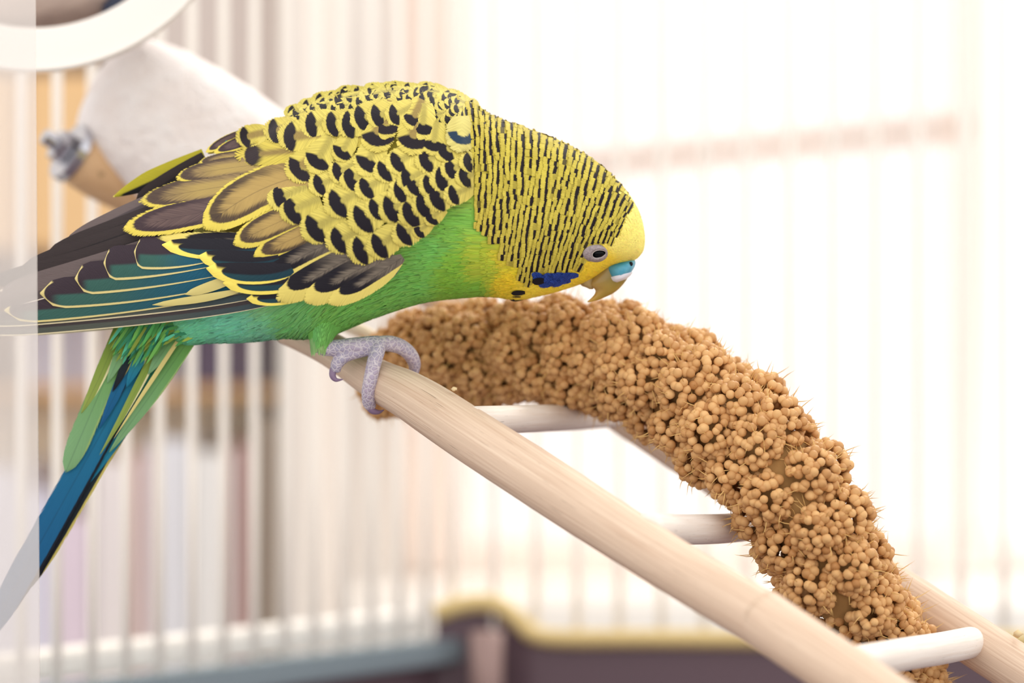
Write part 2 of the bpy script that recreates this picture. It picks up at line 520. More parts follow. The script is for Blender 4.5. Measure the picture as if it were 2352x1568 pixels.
# fleecy white pad on a thick perch with a bolt
def blob(name, outline, y, th, mat, n=10, amp=0.0):
    """padded slab from a pixel outline, th thick, rounded over"""
    o = catmull(outline + [outline[0]], 64)[:-1]; c = o.mean(0)
    V, Fc = [], []; k = len(o); rows = []
    for s in range(n + 1):
        ph = math.pi * s / n
        sc = max(.40, math.sin(ph) ** .45) if 0 < s < n else .36
        for i, q in enumerate(o):
            p = P(*(c + (q - c) * sc), y)
            p.y += -math.cos(ph) * th * .5 + amp * rng.normal() * sc
            V.append(p)
    for s in range(n):
        for i in range(k):
            j = (i + 1) % k
            Fc.append((s * k + i, s * k + j, (s + 1) * k + j, (s + 1) * k + i))
    Fc.append(tuple(reversed(range(k)))); Fc.append(tuple(range(n * k, n * k + k)))
    return mesh(name, V, Fc)
mf = Mat('white_fleece', 0.95, 0.05)
nz = mf.noise(mf.obj(), 160, 5, .65); mf.color(mf.mix((nz - .35) * 2.2, lin((246, 236, 232)), lin((253, 249, 248)))); mf.bump(nz, .8, .003)
fle = link('fleece_pad', blob('fleece_pad', [(330, 85), (420, 115), (540, 180), (640, 250), (720, 330), (700, 470), (560, 560), (420, 520), (280, 440), (200, 375), (178, 290), (215, 190), (270, 115)], .085, .030, mf.m, 22, 0.0), mf.m)
tag(fle, 'fluffy white fleece pad hanging on a tan perch behind the budgerigar', 'pad')
perch = empty('bolted_perch', P(150, 400, .075), 'thick tan wooden perch fixed to the cage bars with a metal bolt', 'perch')
m_tan = wood('tan_wood', (226, 188, 146), (196, 154, 112), .6, 60, 6)
a0, a1 = P(166, 352, .075), P(640, 640, .10)
v, f, u = tube([a0.lerp(a1, i / 14) for i in range(15)], [.0056 + .0004 * math.sin(i) for i in range(15)], 20)
def ppart(name, me, mat):
    o = link(name, me, mat, perch); o.matrix_parent_inverse = Matrix.Translation(-perch.location)
ppart('perch_rod', mesh('perch_rod', v, f, u), m_tan)
m_metal = Mat('zinc_metal', 0.25, 0.5); m_metal.b.inputs['Metallic'].default_value = .9; m_metal.color(lin((190, 190, 198)))
dv = (a0 - a1).normalized()
v, f, u = tube([a0 - dv * .0008, a0 + dv * .0012], [.0062, .0062], 24); ppart('washer', mesh('washer', v, f, u, sm=False), m_metal.m)
v, f, u = tube([a0, a0 + dv * .007], [.0016, .0016], 14); ppart('bolt', mesh('bolt', v, f, u, sm=False), m_metal.m)
v, f, u = tube([a0 + dv * .0015, a0 + dv * .004], [.0034, .0034], 6); ppart('nut', mesh('nut', v, f, u, sm=False), m_metal.m)

# ================================================================== LADDER
lad = empty('wooden_ladder', P(1900, 1500, -.03), 'bare pale wood bird ladder leaning under the budgerigar and the millet', 'ladder')
m_rail = wood('pale_ladder_wood', (232, 208, 184), (180, 140, 112), .55, 24, 44, .7)
m_rung = wood('white_birch_rung', (246, 238, 230), (226, 208, 192), .5, 40, 20, .5)
def lpart(name, pts, mat, sides=28, n=None, wob=0.012):
    """pts: (px, py, y metres, pixel radius)"""
    c = catmull([tuple(P(a, b, y)) + (r * (D + y) / F,) for a, b, y, r in pts], n or 10 * len(pts))
    path = [Vector(q[:3]) for q in c]; rad = [q[3] for q in c]
    k = min(4, len(rad) // 6)
    d0 = (path[0] - path[1]).normalized()           # rounded ends
    path = [path[0] + d0 * rad[0] * .22] + path; rad = [rad[0] * .72] + rad
    d1 = (path[-1] - path[-2]).normalized()
    path.append(path[-1] + d1 * rad[-1] * .22); rad.append(rad[-1] * .72)
    v, f, u = tube(path, rad, sides, wob=wob)
    o = link(name, mesh(name, v, f, u), mat, lad); o.matrix_parent_inverse = Matrix.Translation(-lad.location)
    return o, path, rad
FR = [(662, 757, .018, 36), (760, 803, .010, 40), (860, 868, 0, 47), (935, 906, -.006, 55), (1000, 946, -.010, 60), (1110, 1018, -.018, 63), (1270, 1122, -.027, 65),
      (1521, 1284, -.043, 63), (1771, 1435, -.058, 66), (1960, 1560, -.070, 68)]
g = P(1960, 1560, -.070); h = P(1771, 1435, -.058); dirr = (g - h).normalized()
s_ = (g.z - (TABLE_Z + .009)) / -dirr.z; ge = g + dirr * s_
def unP(p): d = D + p.y; return (p.x * F / d + 1176, 784 - (p.z - CAMZ) * F / d)
FR.append(unP(ge) + (ge.y, 70))
lpart('rail', FR, m_rail)
BR = [(700, 470, .094, 46), (1000, 668, .074, 47), (1430, 948, .048, 48), (1800, 1190, .026, 52), (2240, 1474, 0, 58)]
g = P(2240, 1474, 0); h = P(1800, 1190, .026); dirr = (g - h).normalized()
s_ = (g.z - (TABLE_Z + .009)) / -dirr.z; ge = g + dirr * s_
BR.append(unP(ge) + (ge.y, 64))
lpart('rail', BR, m_rail)
lpart('rung', [(1930, 1528, -.064, 40), (2010, 1514, -.048, 39), (2090, 1500, -.032, 38), (2180, 1485, -.014, 37), (2242, 1472, 0, 36)], m_rung, 24)
lpart('rung', [(1490, 1212, -.040, 36), (1570, 1216, -.020, 35), (1680, 1212, .002, 34), (1800, 1194, .024, 33)], m_rung, 24)
lpart('rung', [(1080, 966, -.016, 33), (1200, 962, .004, 32), (1320, 958, .026, 30), (1435, 950, .046, 29)], m_rung, 24)
lpart('rung', [(690, 700, .022, 27), (760, 640, .045, 26), (860, 580, .08, 25)], m_rung, 20)

# ================================================================== MILLET SPRAY
mil = empty('millet_spray', P(1900, 1330, -.004), 'curved tan millet spray heavy with round seeds lying on the ladder rungs', 'millet')
SP = [(850, 880, .042, 75), (930, 845, .040, 100), (1050, 815, .036, 112), (1250, 806, .028, 118), (1440, 832, .016, 124), (1590, 915, .004, 134), (1715, 1015, -.004, 140),
      (1805, 1110, -.008, 138), (1868, 1220, -.010, 134), (1925, 1335, -.010, 126), (1995, 1440, -.006, 112), (2075, 1530, -.002, 86), (2125, 1610, 0, 60), (2150, 1680, 0, 30)]
sp = catmull([tuple(P(a, b, y)) + (r * (D + y) / F,) for a, b, y, r in SP], 240)
axis = [Vector(q[:3]) for q in sp]; arad = sp[:, 3]
arc = np.concatenate([[0], np.cumsum([(axis[i + 1] - axis[i]).length for i in range(239)])])
def mpart(name, me, mat, kind=None):
    o = link(name, me, mat, mil); o.matrix_parent_inverse = Matrix.Translation(-mil.location)
    if kind: o['kind'] = kind
    return o
# stem core
v, f, u = tube(axis[::4], [r * .64 for r in arad[::4]], 14, wob=.08)
mpart('stalk', mesh('stalk', v, f, u), plain('millet_stalk_skin', (186, 142, 88), .9, .1, .3, 300))
v, f, u = tube([P(782, 742, .040), P(830, 760, .040), P(900, 800, .040), P(980, 830, .038)], [.0013, .0013, .0014, .0014], 12)
mpart('stem', mesh('stem', v, f, u), plain('pale_straw', (246, 232, 206), .7, .2, .05, 200))
ms = Mat('millet_seed_husk', 0.5, 0.3)
rr = S(ms.nt, ms.attr('Col').outputs['Fac'])
nn = ms.noise(ms.obj(), 900, 2)
base = ms.mix(rr, lin((174, 120, 68)), lin((226, 180, 122)))
ms.color(ms.mix((nn - .4) * 1.2, base, lin((220, 168, 110)))); ms.bump(nn, .25, .0002)
# one seed: small sphere with a pointed end
bm = bmesh.new(); bmesh.ops.create_icosphere(bm, subdivisions=2, radius=1)
seed_v = np.array([v.co[:] for v in bm.verts]); seed_f = [[v.index for v in f.verts] for f in bm.faces]; bm.free()
tipf = np.clip((seed_v[:, 2] - .55) / .45, 0, 1); seed_v[:, :2] *= (1 - .45 * tipf ** 1.5)[:, None]; seed_v[:, 2] += .12 * tipf
bm = bmesh.new(); bmesh.ops.create_icosphere(bm, subdivisions=2, radius=1)
lo_v = np.array([v.co[:] for v in bm.verts]); lo_f = [[v.index for v in f.verts] for f in bm.faces]; bm.free()
seeds = []          # (pos, normal, radius, shade)
hairs = []
s, ci = 0.0, 0
lobes = []
while s < arc[-1]:
    i = min(int(np.searchsorted(arc, s)), 238)
    c, r = axis[i], arad[i]
    t = (axis[min(i + 2, 239)] - axis[max(i - 2, 0)]).normalized()
    a = t.cross(Vector((0, 1, 0))).normalized(); b = t.cross(a)
    nl = 6
    for k in range(nl):
        th = 2 * math.pi * (k + .5 * (ci % 2)) / nl + rng.normal() * .12
        out = a * math.cos(th) + b * math.sin(th)
        lc = c + out * (r * .66) + t * (rng.normal() * .0006)
        lobes.append((lc, out, t, r * rng.uniform(.40, .47), i))
    s += r * .76; ci += 1
for lc, out, t, lr, i in lobes:
    near = out.y < .35
    n = int(112 * (lr / .0042) ** 1.7)
    n = max(14, n)
    ph0 = rng.uniform(0, 6.28)
    for k in range(n):
        z = 1 - 2 * (k + .5) / n; ph = ph0 + k * 2.39996
        q = Vector((math.sqrt(1 - z * z) * math.cos(ph), math.sqrt(1 - z * z) * math.sin(ph), z))
        if q.dot(out) < -.15: continue
        q = (q + Vector(rng.normal(size=3)) * .10).normalized()
        pos = lc + q * lr * rng.uniform(.90, 1.06)
        nrm_ = (q * .7 + out * .4).normalized()
        seeds.append((pos, nrm_, rng.uniform(.00074, .00098), rng.beta(2, 1.6)))
        if rng.random() < .42: hairs.append((pos, (nrm_ + Vector(rng.normal(size=3)) * .45).normalized()))
cam_loc = Vector((0, -D, CAMZ))
# drop seeds buried inside other lobes' middles
keep = []
for sd in seeds:
    j = int(np.argmin([(sd[0] - axis[k]).length_squared for k in range(0, 240, 6)])) * 6
    keep.append(sd)
seeds = keep
def seed_M(pos, nrm_, r):
    q = nrm_.to_track_quat('Z', 'Y').to_matrix()
    return np.array(q) * r, np.array(pos)
# the seeds that show largest (sharp, turned to the lens) are single parts
def score(sd):
    toc = (cam_loc - sd[0]).normalized()
    px, py = unP(sd[0])
    front = sd[1].dot(toc)
    ok = 0 < px < 2352 and 0 < py < 1568 and front > .25
    return (sd[2] / (D + sd[0].y)) * (1 + front) * (1.4 if px > 1400 else .8) if ok else 0
order = sorted(range(len(seeds)), key=lambda k: -score(seeds[k]))
single = set(order[:300])
shade_me = []
for k in range(6):
    v = seed_v * np.array([1, 1, .94 + .03 * k])
    shade_me.append(mesh('seed', v, seed_f, None, np.tile([k / 5, k / 5, k / 5, 1], (len(v), 1))))
Vs, Fs, Cs, off = [], [], [], 0
mil_inv = Matrix.Translation(-mil.location)
for k, (pos, nrm_, r, sh) in enumerate(seeds):
    if k in single:
        o = mpart('seed', shade_me[min(5, int(sh * 6))], ms.m)
        o.location = pos; o.scale = (r, r, r)
        o.rotation_euler = nrm_.to_track_quat('Z', 'Y').to_euler()
    else:
        R_, p_ = seed_M(pos, nrm_, r)
        Vs.append(lo_v @ R_.T + p_); Fs += [[a + off for a in f_] for f_ in lo_f]; off += len(lo_v)
        Cs.append(np.tile([sh, sh, sh, 1], (len(lo_v), 1)))
mpart('seed_mass', mesh('seed_mass', np.concatenate(Vs), Fs, None, np.concatenate(Cs)), ms.m, 'stuff')
# bristles between the seeds
Vh, Fh = [], []
def blade3(V, Fc, p, d, side, L, w, bend):
    k = len(V)
    m_ = p + d * L * .55 + bend * .35; t_ = p + d * L + bend
    V += [p - side * w, p + side * w, m_ - side * w * .7, m_ + side * w * .7, t_]
    Fc += [(k, k + 1, k + 3, k + 2), (k + 2, k + 3, k + 4)]
for pos, d in hairs:
    side = d.cross((cam_loc - pos).normalized()).normalized()
    blade3(Vh, Fh, pos, d, side, rng.uniform(.0016, .0038), .00010, Vector(rng.normal(size=3)) * .0005)
mpart('bristles', mesh('bristles', Vh, Fh), plain('straw_bristle', (226, 184, 116), .6, .2, .1, 300), 'stuff')

# ================================================================== BUDGERIGAR
bird = empty('budgerigar', Q(870, 800, 0), 'yellow and green budgerigar with black barred head bending down to the millet', 'bird')
def part(name, me, mat, kind=None, parent=None, label=None):
    o = link(name, me, mat, parent or bird)
    if parent is None: o.matrix_parent_inverse = Matrix.Translation(-bird.location)
    if kind: o['kind'] = kind
    if label: o['label'] = label
    return o

# ---- body: one lofted skin from rump to forehead (top point, bottom point, half depth, in pixels)
ST = [(352, 690, 380, 770, 12), (385, 635, 418, 790, 55), (460, 505, 478, 788, 112), (560, 352, 568, 785, 165), (680, 252, 650, 778, 200), (800, 216, 740, 776, 222), (920, 202, 850, 733, 230),
      (1010, 204, 960, 697, 222), (1075, 226, 1060, 683, 205), (1130, 264, 1130, 681, 186), (1200, 290, 1190, 688, 172), (1290, 325, 1245, 679, 160), (1370, 370, 1300, 664, 147),
      (1425, 422, 1345, 648, 130), (1463, 478, 1376, 630, 108), (1480, 530, 1398, 615, 82), (1479, 572, 1424, 606, 52), (1463, 594, 1448, 601, 14)]
st = catmull(ST, 96)
NR = 56
def ring_pt(row, th):
    tx, ty, bx_, by, w = row
    c = math.cos(th); s2 = math.sin(th)
    f = (1 - c) / 2
    return tx + (bx_ - tx) * f, ty + (by - ty) * f, -w * (abs(s2) ** .92) * (1 if s2 >= 0 else -1)
BV, BF, Bpx = [], [], []
for row in st:
    for j in range(NR):
        x, y, yp = ring_pt(row, 2 * math.pi * j / NR)
        BV.append(Q(x, y, yp)); Bpx.append((x, y))
for i in range(len(st) - 1):
    for j in range(NR):
        k = (j + 1) % NR
        BF.append((i * NR + j, (i + 1) * NR + j, (i + 1) * NR + k, i * NR + k))
BF.append(tuple(range(NR))); BF.append(tuple(reversed(range((len(st) - 1) * NR, len(st) * NR))))
bvh = BVHTree.FromPolygons(BV, BF)
def body_y(px, py):
    """pixel depth of the near side of the body at a photo position"""
    d = (P(px, py, 0) - cam_loc).normalized()
    h_ = bvh.ray_cast(cam_loc, d)[0]
    if h_ is None:
        q = bvh.find_nearest(P(px, py, 0))
        return (q[0].y / U) if q[0] is not None else 0.0
    return h_.y / U

def on_body(px, py, lift):
    """world point on the near side of the body, lifted along the surface normal by lift pixels"""
    d = (P(px, py, 0) - cam_loc).normalized()
    h_ = bvh.ray_cast(cam_loc, d)
    if h_[0] is None: h_ = bvh.find_nearest(P(px, py, 0))
    n_ = h_[1]
    if n_.dot(d) > 0: n_ = -n_
    return h_[0] + n_ * (lift * U)

YEL, PALE = (250, 224, 84), (252, 240, 170)
body_col = idw([(1020, 580, 124, 195, 92), (900, 690, 124, 195, 92), (980, 660, 124, 195, 92), (800, 720, 124, 195, 92), (700, 745, 124, 200, 112), (560, 750, 124, 214, 174), (480, 762, 116, 208, 160),
                (640, 772, 128, 208, 164), (420, 780, 120, 190, 120), (760, 770, 126, 190, 96), (1060, 520, 130, 190, 80), (1080, 620, 134, 188, 66), (1100, 660, 128, 186, 66),
                (1130, 620, 176, 192, 62), (1170, 600, 214, 200, 60), (1180, 650, 238, 208, 52), (1230, 672, 252, 222, 72), (1300, 655, 252, 222, 66), (1360, 640, 250, 214, 60),
                (1470, 510, 250, 232, 128), (1450, 470, 250, 232, 128), (1440, 560, 250, 230, 118), (1475, 560, 250, 232, 124), (1400, 615, 250, 214, 62), (1330, 620, 250, 218, 66),
                (1250, 500, 190, 172, 60), (1150, 400, 190, 172, 60), (1350, 420, 200, 180, 66), (900, 400, 214, 194, 78), (700, 400, 196, 176, 78), (800, 260, 206, 190, 84), (560, 500, 180, 160, 74),
                (1000, 480, 220, 200, 80), (600, 620, 190, 178, 80)], 4.0)
cols = [lin(tuple(body_col(*q))) for q in Bpx]
mb = Mat('plumage_skin', 0.75, 0.15)
ca = mb.attr('Col').outputs['Color']
nb_ = mb.noise(mb.obj(), 700, 4)
mb.color(mb.mix(nb_ * .35, ca, mb.mix(1.0, ca, (.55, .6, .45, 1), 'MULTIPLY'))); mb.bump(nb_, .4, .0004)
body = part('body', mesh('body', BV, BF, None, cols), mb.m)

# ---- feather builder -------------------------------------------------------
wing_y = tps([(850, 450, -252), (940, 420, -248), (1090, 400, -212), (1060, 560, -208), (1000, 300, -168), (900, 204, -20), (1010, 204, -20), (780, 222, -20), (680, 252, -20), (560, 345, -30), (500, 380, -60), (800, 330, -170),
              (850, 690, -222), (650, 690, -214), (480, 640, -176), (300, 560, -112), (100, 650, -76), (0, 700, -58), (-60, 740, -50), (300, 760, -100), (500, 740, -160),
              (420, 450, -80), (300, 460, -50), (640, 430, -190), (720, 560, -238), (0, 620, -40), (940, 620, -225), (700, 320, -120)])
def surf(px, py):
    return min(wing_y(px, py), body_y(px, py) - 3)

def bez(p0, pm, p1, n):
    p0, pm, p1 = map(np.array, (p0, pm, p1)); c = 2 * pm - .5 * (p0 + p1)
    t = np.linspace(0, 1, n)[:, None]
    return (1 - t) ** 2 * p0 + 2 * t * (1 - t) * c + t * t * p1

def profile(v, base=.55, v0=.55, sharp=2.0):
    if v < v0:
        k = v / v0
        return base + (1 - base) * (1 - (1 - k) ** 2)
    k = (v - v0) / (1 - v0)
    return max(0.0, 1 - k ** sharp) ** (1 / 2.0 if sharp >= 2 else .8)

def feather_geo(p0, pm, p1, hw, lift0=0.0, lift1=8.0, nv=11, nu=6, base=.55, v0=.55, sharp=2.0, yf=None, camber=.08):
    yf = yf or surf
    sp_ = bez(p0, pm, p1, nv); V, UV, Fc = [], [], []
    for i in range(nv):
        v = i / (nv - 1)
        t = sp_[min(i + 1, nv - 1)] - sp_[max(i - 1, 0)]; t = t / (np.linalg.norm(t) + 1e-9)
        n = np.array([t[1], -t[0]])
        f = profile(v, base, v0, sharp) if i < nv - 1 else .05
        for j in range(nu + 1):
            u_ = -1 + 2 * j / nu
            q = sp_[i] + n * u_ * f * hw
            kf = min(1.0, max(0.0, 1 - (q[0] - 1066) / 34)) if yf is surf else 1.0
            yp = yf(q[0], q[1]) - ((lift0 + (lift1 - lift0) * v) + camber * hw * (1 - u_ * u_)) * kf
            if kf < 1: yp = yp * kf + (body_y(q[0], q[1]) + 10) * (1 - kf)
            V.append(Q(q[0], q[1], yp)); UV.append((.5 + .5 * u_ * f, v))
    for i in range(nv - 1):
        for j in range(nu):
            a = i * (nu + 1) + j
            Fc.append((a, a + 1, a + nu + 2, a + nu + 1))
    return V, Fc, UV

wing_parts = []
def feather(name, p0, pm, p1, hw, mat, parent=None, label=None, far=False, **k):
    if pm is None: pm = ((p0[0] + p1[0]) / 2, (p0[1] + p1[1]) / 2)
    V, Fc, UV = feather_geo(p0, pm, p1, hw, **k)
    o = part(name, mesh(name, V, Fc, UV), mat, label=label)
    if far: wing_parts.append(o)
    return o

# ---- feather materials -------------------------------------------------------
def fmat(name, barbs=30, v0=.55, fringe=.10, rough=.62, slant=.26):
    """returns material, lateral x (-1..1), v, rounded radius r, barb noise n"""
    M = Mat(name, rough, .2)
    a, v = M.uv(); x = a * 2 - 1
    ax = x.m('ABSOLUTE')
    q = v * barbs - ax * (barbs * slant)
    rnd = M.rand()
    n = M.noise(M.vec(q, x * 1.3, rnd * 40), 1.0, 2, .6)
    fine = M.noise(M.vec(q * 1.5, x * .9, rnd * 17 + 5), 1.0, 1)
    k = ((v - v0) / (1 - v0)).m('MAXIMUM', 0.0)
    r = (x * x + k * k).m('SQRT')
    M.bump(fine, .5, .00012)
    if fringe:
        al = (r + (fine - .5) * fringe * 3).lt(1.0 - fringe * .35, .04)
        M.link(al, M.b.inputs['Alpha'])
    return M, x, v, r, n, fine, rnd

def covert_mat(name, yel, blk, inner, r0=.12, r1=.66, vmin=.54, barbs=26, fringe=.16):
    M, x, v, r, n, fine, rnd = fmat(name, barbs, .62, fringe)
    kk = ((v - vmin) / (1 - vmin)).m('MAXIMUM', 0.0)
    r2 = ((x * .64) * (x * .64) + kk * kk).m('SQRT')
    rn = r2 + (n - .5) * .13
    a = rn.gt((rnd - .5) * .12 + r0 + x * .14, .05); b = rn.lt((rnd - .5) * .08 + r1 + x * .05, .04)
    blackf = a * b * (v + (n - .5) * .05).gt((x * x) * .10 + vmin, .03)
    yl = M.mix((fine - .3) * 1.6, lin(yel), lin(tuple(c * .74 for c in yel)))
    yl = M.mix((rnd * .4), yl, lin((186, 168, 72)))
    ins = M.mix((fine - .25) * 1.4, lin(inner), lin(tuple(c * .82 for c in inner)))
    c = M.mix(rn.lt(r0 + .03, .10), yl, ins)
    M.color(M.mix(blackf, c, lin(blk)))
    return M.m
m_cov = covert_mat('covert_yellow_black', (228, 209, 104), (26, 20, 28), (184, 168, 84))
m_covb = covert_mat('covert_olive_black', (226, 206, 100), (34, 26, 32), (158, 134, 74), .16, .66)
m_scap = covert_mat('scapular_olive', (220, 198, 84), (44, 32, 36), (150, 126, 70), .10, .62, .80, 60)
m_shoulder = covert_mat('shoulder_cream_slate', (228, 214, 130), (36, 56, 76), (222, 208, 120), .20, .58, .46)
m_mantle = covert_mat('mantle_yellow_bar', (222, 206, 104), (26, 22, 28), (172, 158, 80), .06, .56, .56, 16)

def brown_mat(name, inner, edge, blk, r1=.80, barbs=40, center=None, asym=.10, band=.24, bs=.8):
    M, x, v, r, n, fine, rnd = fmat(name, barbs, .6, .09)
    rn = r + (n - .5) * .09 + x * asym
    ins = M.mix((n - .35) * 1.6, lin(inner), lin(blk))
    if center:
        ins = M.mix(x.m('ABSOLUTE').lt(.45, .15) * v.lt(.72, .12) * .8, ins, lin(center))
    shaft = x.m('ABSOLUTE').lt(.02, .015) * .35
    ins = M.mix(shaft, ins, lin(blk))
    dark = (rn + (fine - .5) * .25).gt(r1 - band, .10) * v.gt(.40, .2) * bs
    ins = M.mix(dark, ins, lin(blk))
    M.color(M.mix(rn.gt(r1, .03), ins, M.mix(fine * .4, lin(edge), lin(tuple(c * .82 for c in edge)))))
    return M.m
m_ter = brown_mat('tertial_brown', (104, 84, 80), (226, 204, 88), (52, 38, 46), .80, 50)
m_ter2 = brown_mat('tertial_olive', (150, 126, 84), (226, 204, 88), (58, 44, 48), .88, 50, (176, 150, 86))
m_med = brown_mat('median_olive', (168, 140, 84), (226, 204, 88), (46, 34, 40), .78, 36, (180, 150, 88))
m_prc = brown_mat('lower_covert_slate', (124, 112, 98), (228, 208, 110), (26, 22, 30), .56, 36, None, .42, .40, 1.0)

def flight_mat(name, dark, vane, base_c, edge, r1=.86, barbs=150, v0=.86):
    M, x, v, r, n, fine, rnd = fmat(name, barbs, v0, 0)
    line = M.noise(M.vec(v * barbs * 1.0 - x.m('ABSOLUTE') * 14, 0.0, 0.0), 1.0, 0)
    vn = M.mix(v.lt(.5, .3), lin(vane), lin(base_c))
    c = M.mix(x.gt(.12, .10) * v.lt(.93, .03), lin(dark), vn)
    c = M.mix((line - .25) * .9, c, M.mix(1.0, c, (.45, .45, .5, 1), 'MULTIPLY'))
    ed = (r + (fine - .5) * .03).gt(r1, .025) * (x + v.gt(.94, .04)).gt(-.2, .2)
    M.color(M.mix(ed, c, lin(edge)))
    return M.m
m_fl = flight_mat('flight_teal', (62, 50, 58), (62, 104, 94), (28, 92, 116), (226, 208, 140))
m_fl2 = flight_mat('flight_slate', (74, 66, 66), (92, 96, 86), (70, 84, 88), (226, 212, 172), .84)
m_gc = flight_mat('greater_covert_teal', (34, 32, 40), (36, 72, 80), (30, 64, 76), (248, 226, 104), .66, 60, .6)
m_pd = flight_mat('primary_dark', (58, 48, 48), (36, 30, 32), (40, 34, 36), (206, 186, 160), .93)
m_pb = flight_mat('primary_brown', (112, 98, 96), (92, 80, 80), (80, 70, 72), (240, 226, 206), .90)

# ---- wing: primaries first (deepest), secondaries, coverts on top
far = True
for p0, pm, p1, hw, l0, m_ in [((360, 452), (262, 498), (150, 556), 16, -16, m_pb), ((370, 476), (250, 524), (110, 578), 17, -13, m_pd), ((372, 500), (220, 556), (50, 612), 19, -10, m_pd),
                               ((372, 522), (190, 592), (-40, 650), 21, -7, m_pd), ((360, 556), (180, 616), (0, 668), 20, -4, m_pb), ((340, 580), (170, 640), (-40, 700), 24, -2, m_pb)]:
    feather('flight_feather', p0, pm, p1, hw, m_, far=far, lift0=l0, lift1=l0 + 2, nv=16, nu=6, v0=.7, base=.8, yf=wing_y)
# lower edge points, width, lift
for e0, em, e1, hw, l0, m_ in [((660, 690), (420, 736), (-70, 778), 17, -12, m_fl2), ((640, 672), (400, 716), (-90, 758), 20, -9, m_fl2), ((600, 668), (300, 718), (10, 742), 32, -5, m_fl),
                               ((560, 650), (330, 692), (92, 706), 36, -1, m_fl), ((530, 632), (340, 663), (172, 674), 38, 3, m_fl), ((510, 612), (360, 636), (238, 640), 40, 7, m_fl),
                               ((500, 600), (400, 617), (308, 612), 38, 11, m_fl)]:
    f = lambda q: (q[0], q[1] - hw)
    feather('flight_feather', f(e0), f(em), (e1[0], e1[1] - hw * (.9 if hw > 25 else .9)), hw, m_, far=far, lift0=l0, lift1=l0 + 3, nv=18, nu=8, v0=.86, base=.85, yf=wing_y)
# pale inner webs that show between the secondaries
m_web = plain('pale_yellow_web', (216, 200, 126), .7, .2, .05, 200)
feather('flight_feather', (575, 622), (500, 652), (425, 676), 12, m_web, lift0=6, lift1=6, base=.3, yf=wing_y)
feather('flight_feather', (560, 664), (470, 684), (350, 700), 9, m_web, lift0=6, lift1=4, base=.3, yf=wing_y)
# greater coverts
for p0, pm, p1, hw, l0 in [((600, 566), (500, 572), (372, 562), 24, 14), ((640, 590), (560, 600), (455, 588), 25, 15), ((670, 612), (590, 628), (474, 616), 28, 16), ((700, 640), (620, 652), (512, 650), 24, 14),
                           ((720, 668), (650, 682), (566, 686), 18, 9)]:
    feather('covert_feather', p0, pm, p1, hw, m_gc, far=far, lift0=l0, lift1=l0 + 3, nv=14, v0=.6, yf=wing_y)
# tertials
for p0, pm, p1, hw, l0, m_ in [((585, 300), (530, 318), (472, 350), 12, 2, m_ter), ((640, 300), (565, 322), (490, 352), 15, 5, m_ter), ((650, 352), (550, 362), (455, 374), 17, 8, m_ter2), ((690, 372), (540, 384), (402, 410), 26, 10, m_ter2),
                               ((660, 410), (500, 430), (318, 464), 34, 11, m_ter2), ((640, 455), (450, 490), (281, 528), 36, 13, m_ter), ((690, 540), (560, 556), (360, 546), 24, 9, m_prc)]:
    feather('tertial_feather', p0, pm, p1, hw, m_, far=far, lift0=l0, lift1=l0 + 5, nv=16, nu=8, v0=.6)
# median coverts, olive brown
for p0, pm, p1, hw, l0, m_ in [((720, 400), (590, 440), (466, 526), 52, 15, m_med), ((740, 470), (640, 510), (535, 562), 36, 14, m_med), ((760, 505), (690, 540), (580, 590), 32, 13, m_med),
                               ((800, 540), (700, 585), (588, 648), 44, 12, m_prc), ((840, 575), (740, 626), (634, 690), 40, 13, m_prc), ((900, 580), (800, 632), (698, 694), 40, 14, m_prc), ((925, 590), (850, 640), (752, 698), 32, 15, m_prc)]:
    feather('covert_feather', p0, pm, p1, hw, m_, far=far, lift0=l0, lift1=l0 + 3, nv=14, nu=8, v0=.55, base=.25 if p0[0] > 890 else .55)
feather('covert_feather', (922, 606), (890, 632), (846, 656), 12, m_fl, lift0=12, lift1=14, base=.15)
# long olive scapular
feather('scapular_feather', (860, 300), (700, 340), (536, 356), 36, m_scap, lift0=14, lift1=16, nv=18, nu=8, v0=.78, far=far)
feather('scapular_feather', (800, 352), (660, 384), (520, 420), 34, m_ter2, lift0=9, lift1=11, nv=16, nu=8)
# barred coverts: centre of the black bar, size, direction
COV = [(637, 455, 1.15, 160), (668, 489, 1.15, 155), (719, 532, 1.35, 148), (772, 557, 1.15, 152), (821, 577, 1.15, 150), (864, 566, 1.05, 150), (923, 543, 1.1, 150), (959, 532, .65, 140), (991, 507, .65, 140),
       (770, 472, 1.2, 150), (825, 506, 1.3, 145), (857, 483, 1, 150), (891, 481, 1.1, 150), (940, 498, 1.15, 148), (966, 472, 1.1, 152), (997, 457, 1.05, 152), (1036, 447, .85, 155), (838, 438, 1, 148),
       (912, 440, 1, 150), (730, 430, .95, 155), (948, 434, 1, 150), (682, 394, 1.25, 140), (773, 398, .95, 152), (802, 415, 1, 152), (837, 380, 1.15, 112), (879, 398, 1, 150), (910, 380, 1, 150), (931, 412, 1, 150),
       (973, 370, 1, 150), (1008, 412, 1, 155), (984, 433, 1, 155), (1033, 394, 1, 160), (1065, 412, .9, 165), (1072, 377, .85, 170), (868, 324, 1.25, 98), (945, 331, 1.25, 98), (886, 298, 1.05, 100), (966, 300, 1, 100),
       (945, 280, .95, 110), (994, 338, .9, 105), (1020, 352, .9, 140), (724, 375, 1.15, 118), (780, 352, .85, 125),
       (661, 310, 1.1, 172), (710, 288, 1.1, 170), (760, 288, 1.05, 168), (795, 284, 1, 164), (826, 276, 1, 160), (862, 268, 1, 158), (625, 300, .9, 168), (900, 262, .9, 155), (560, 318, .8, 165)]
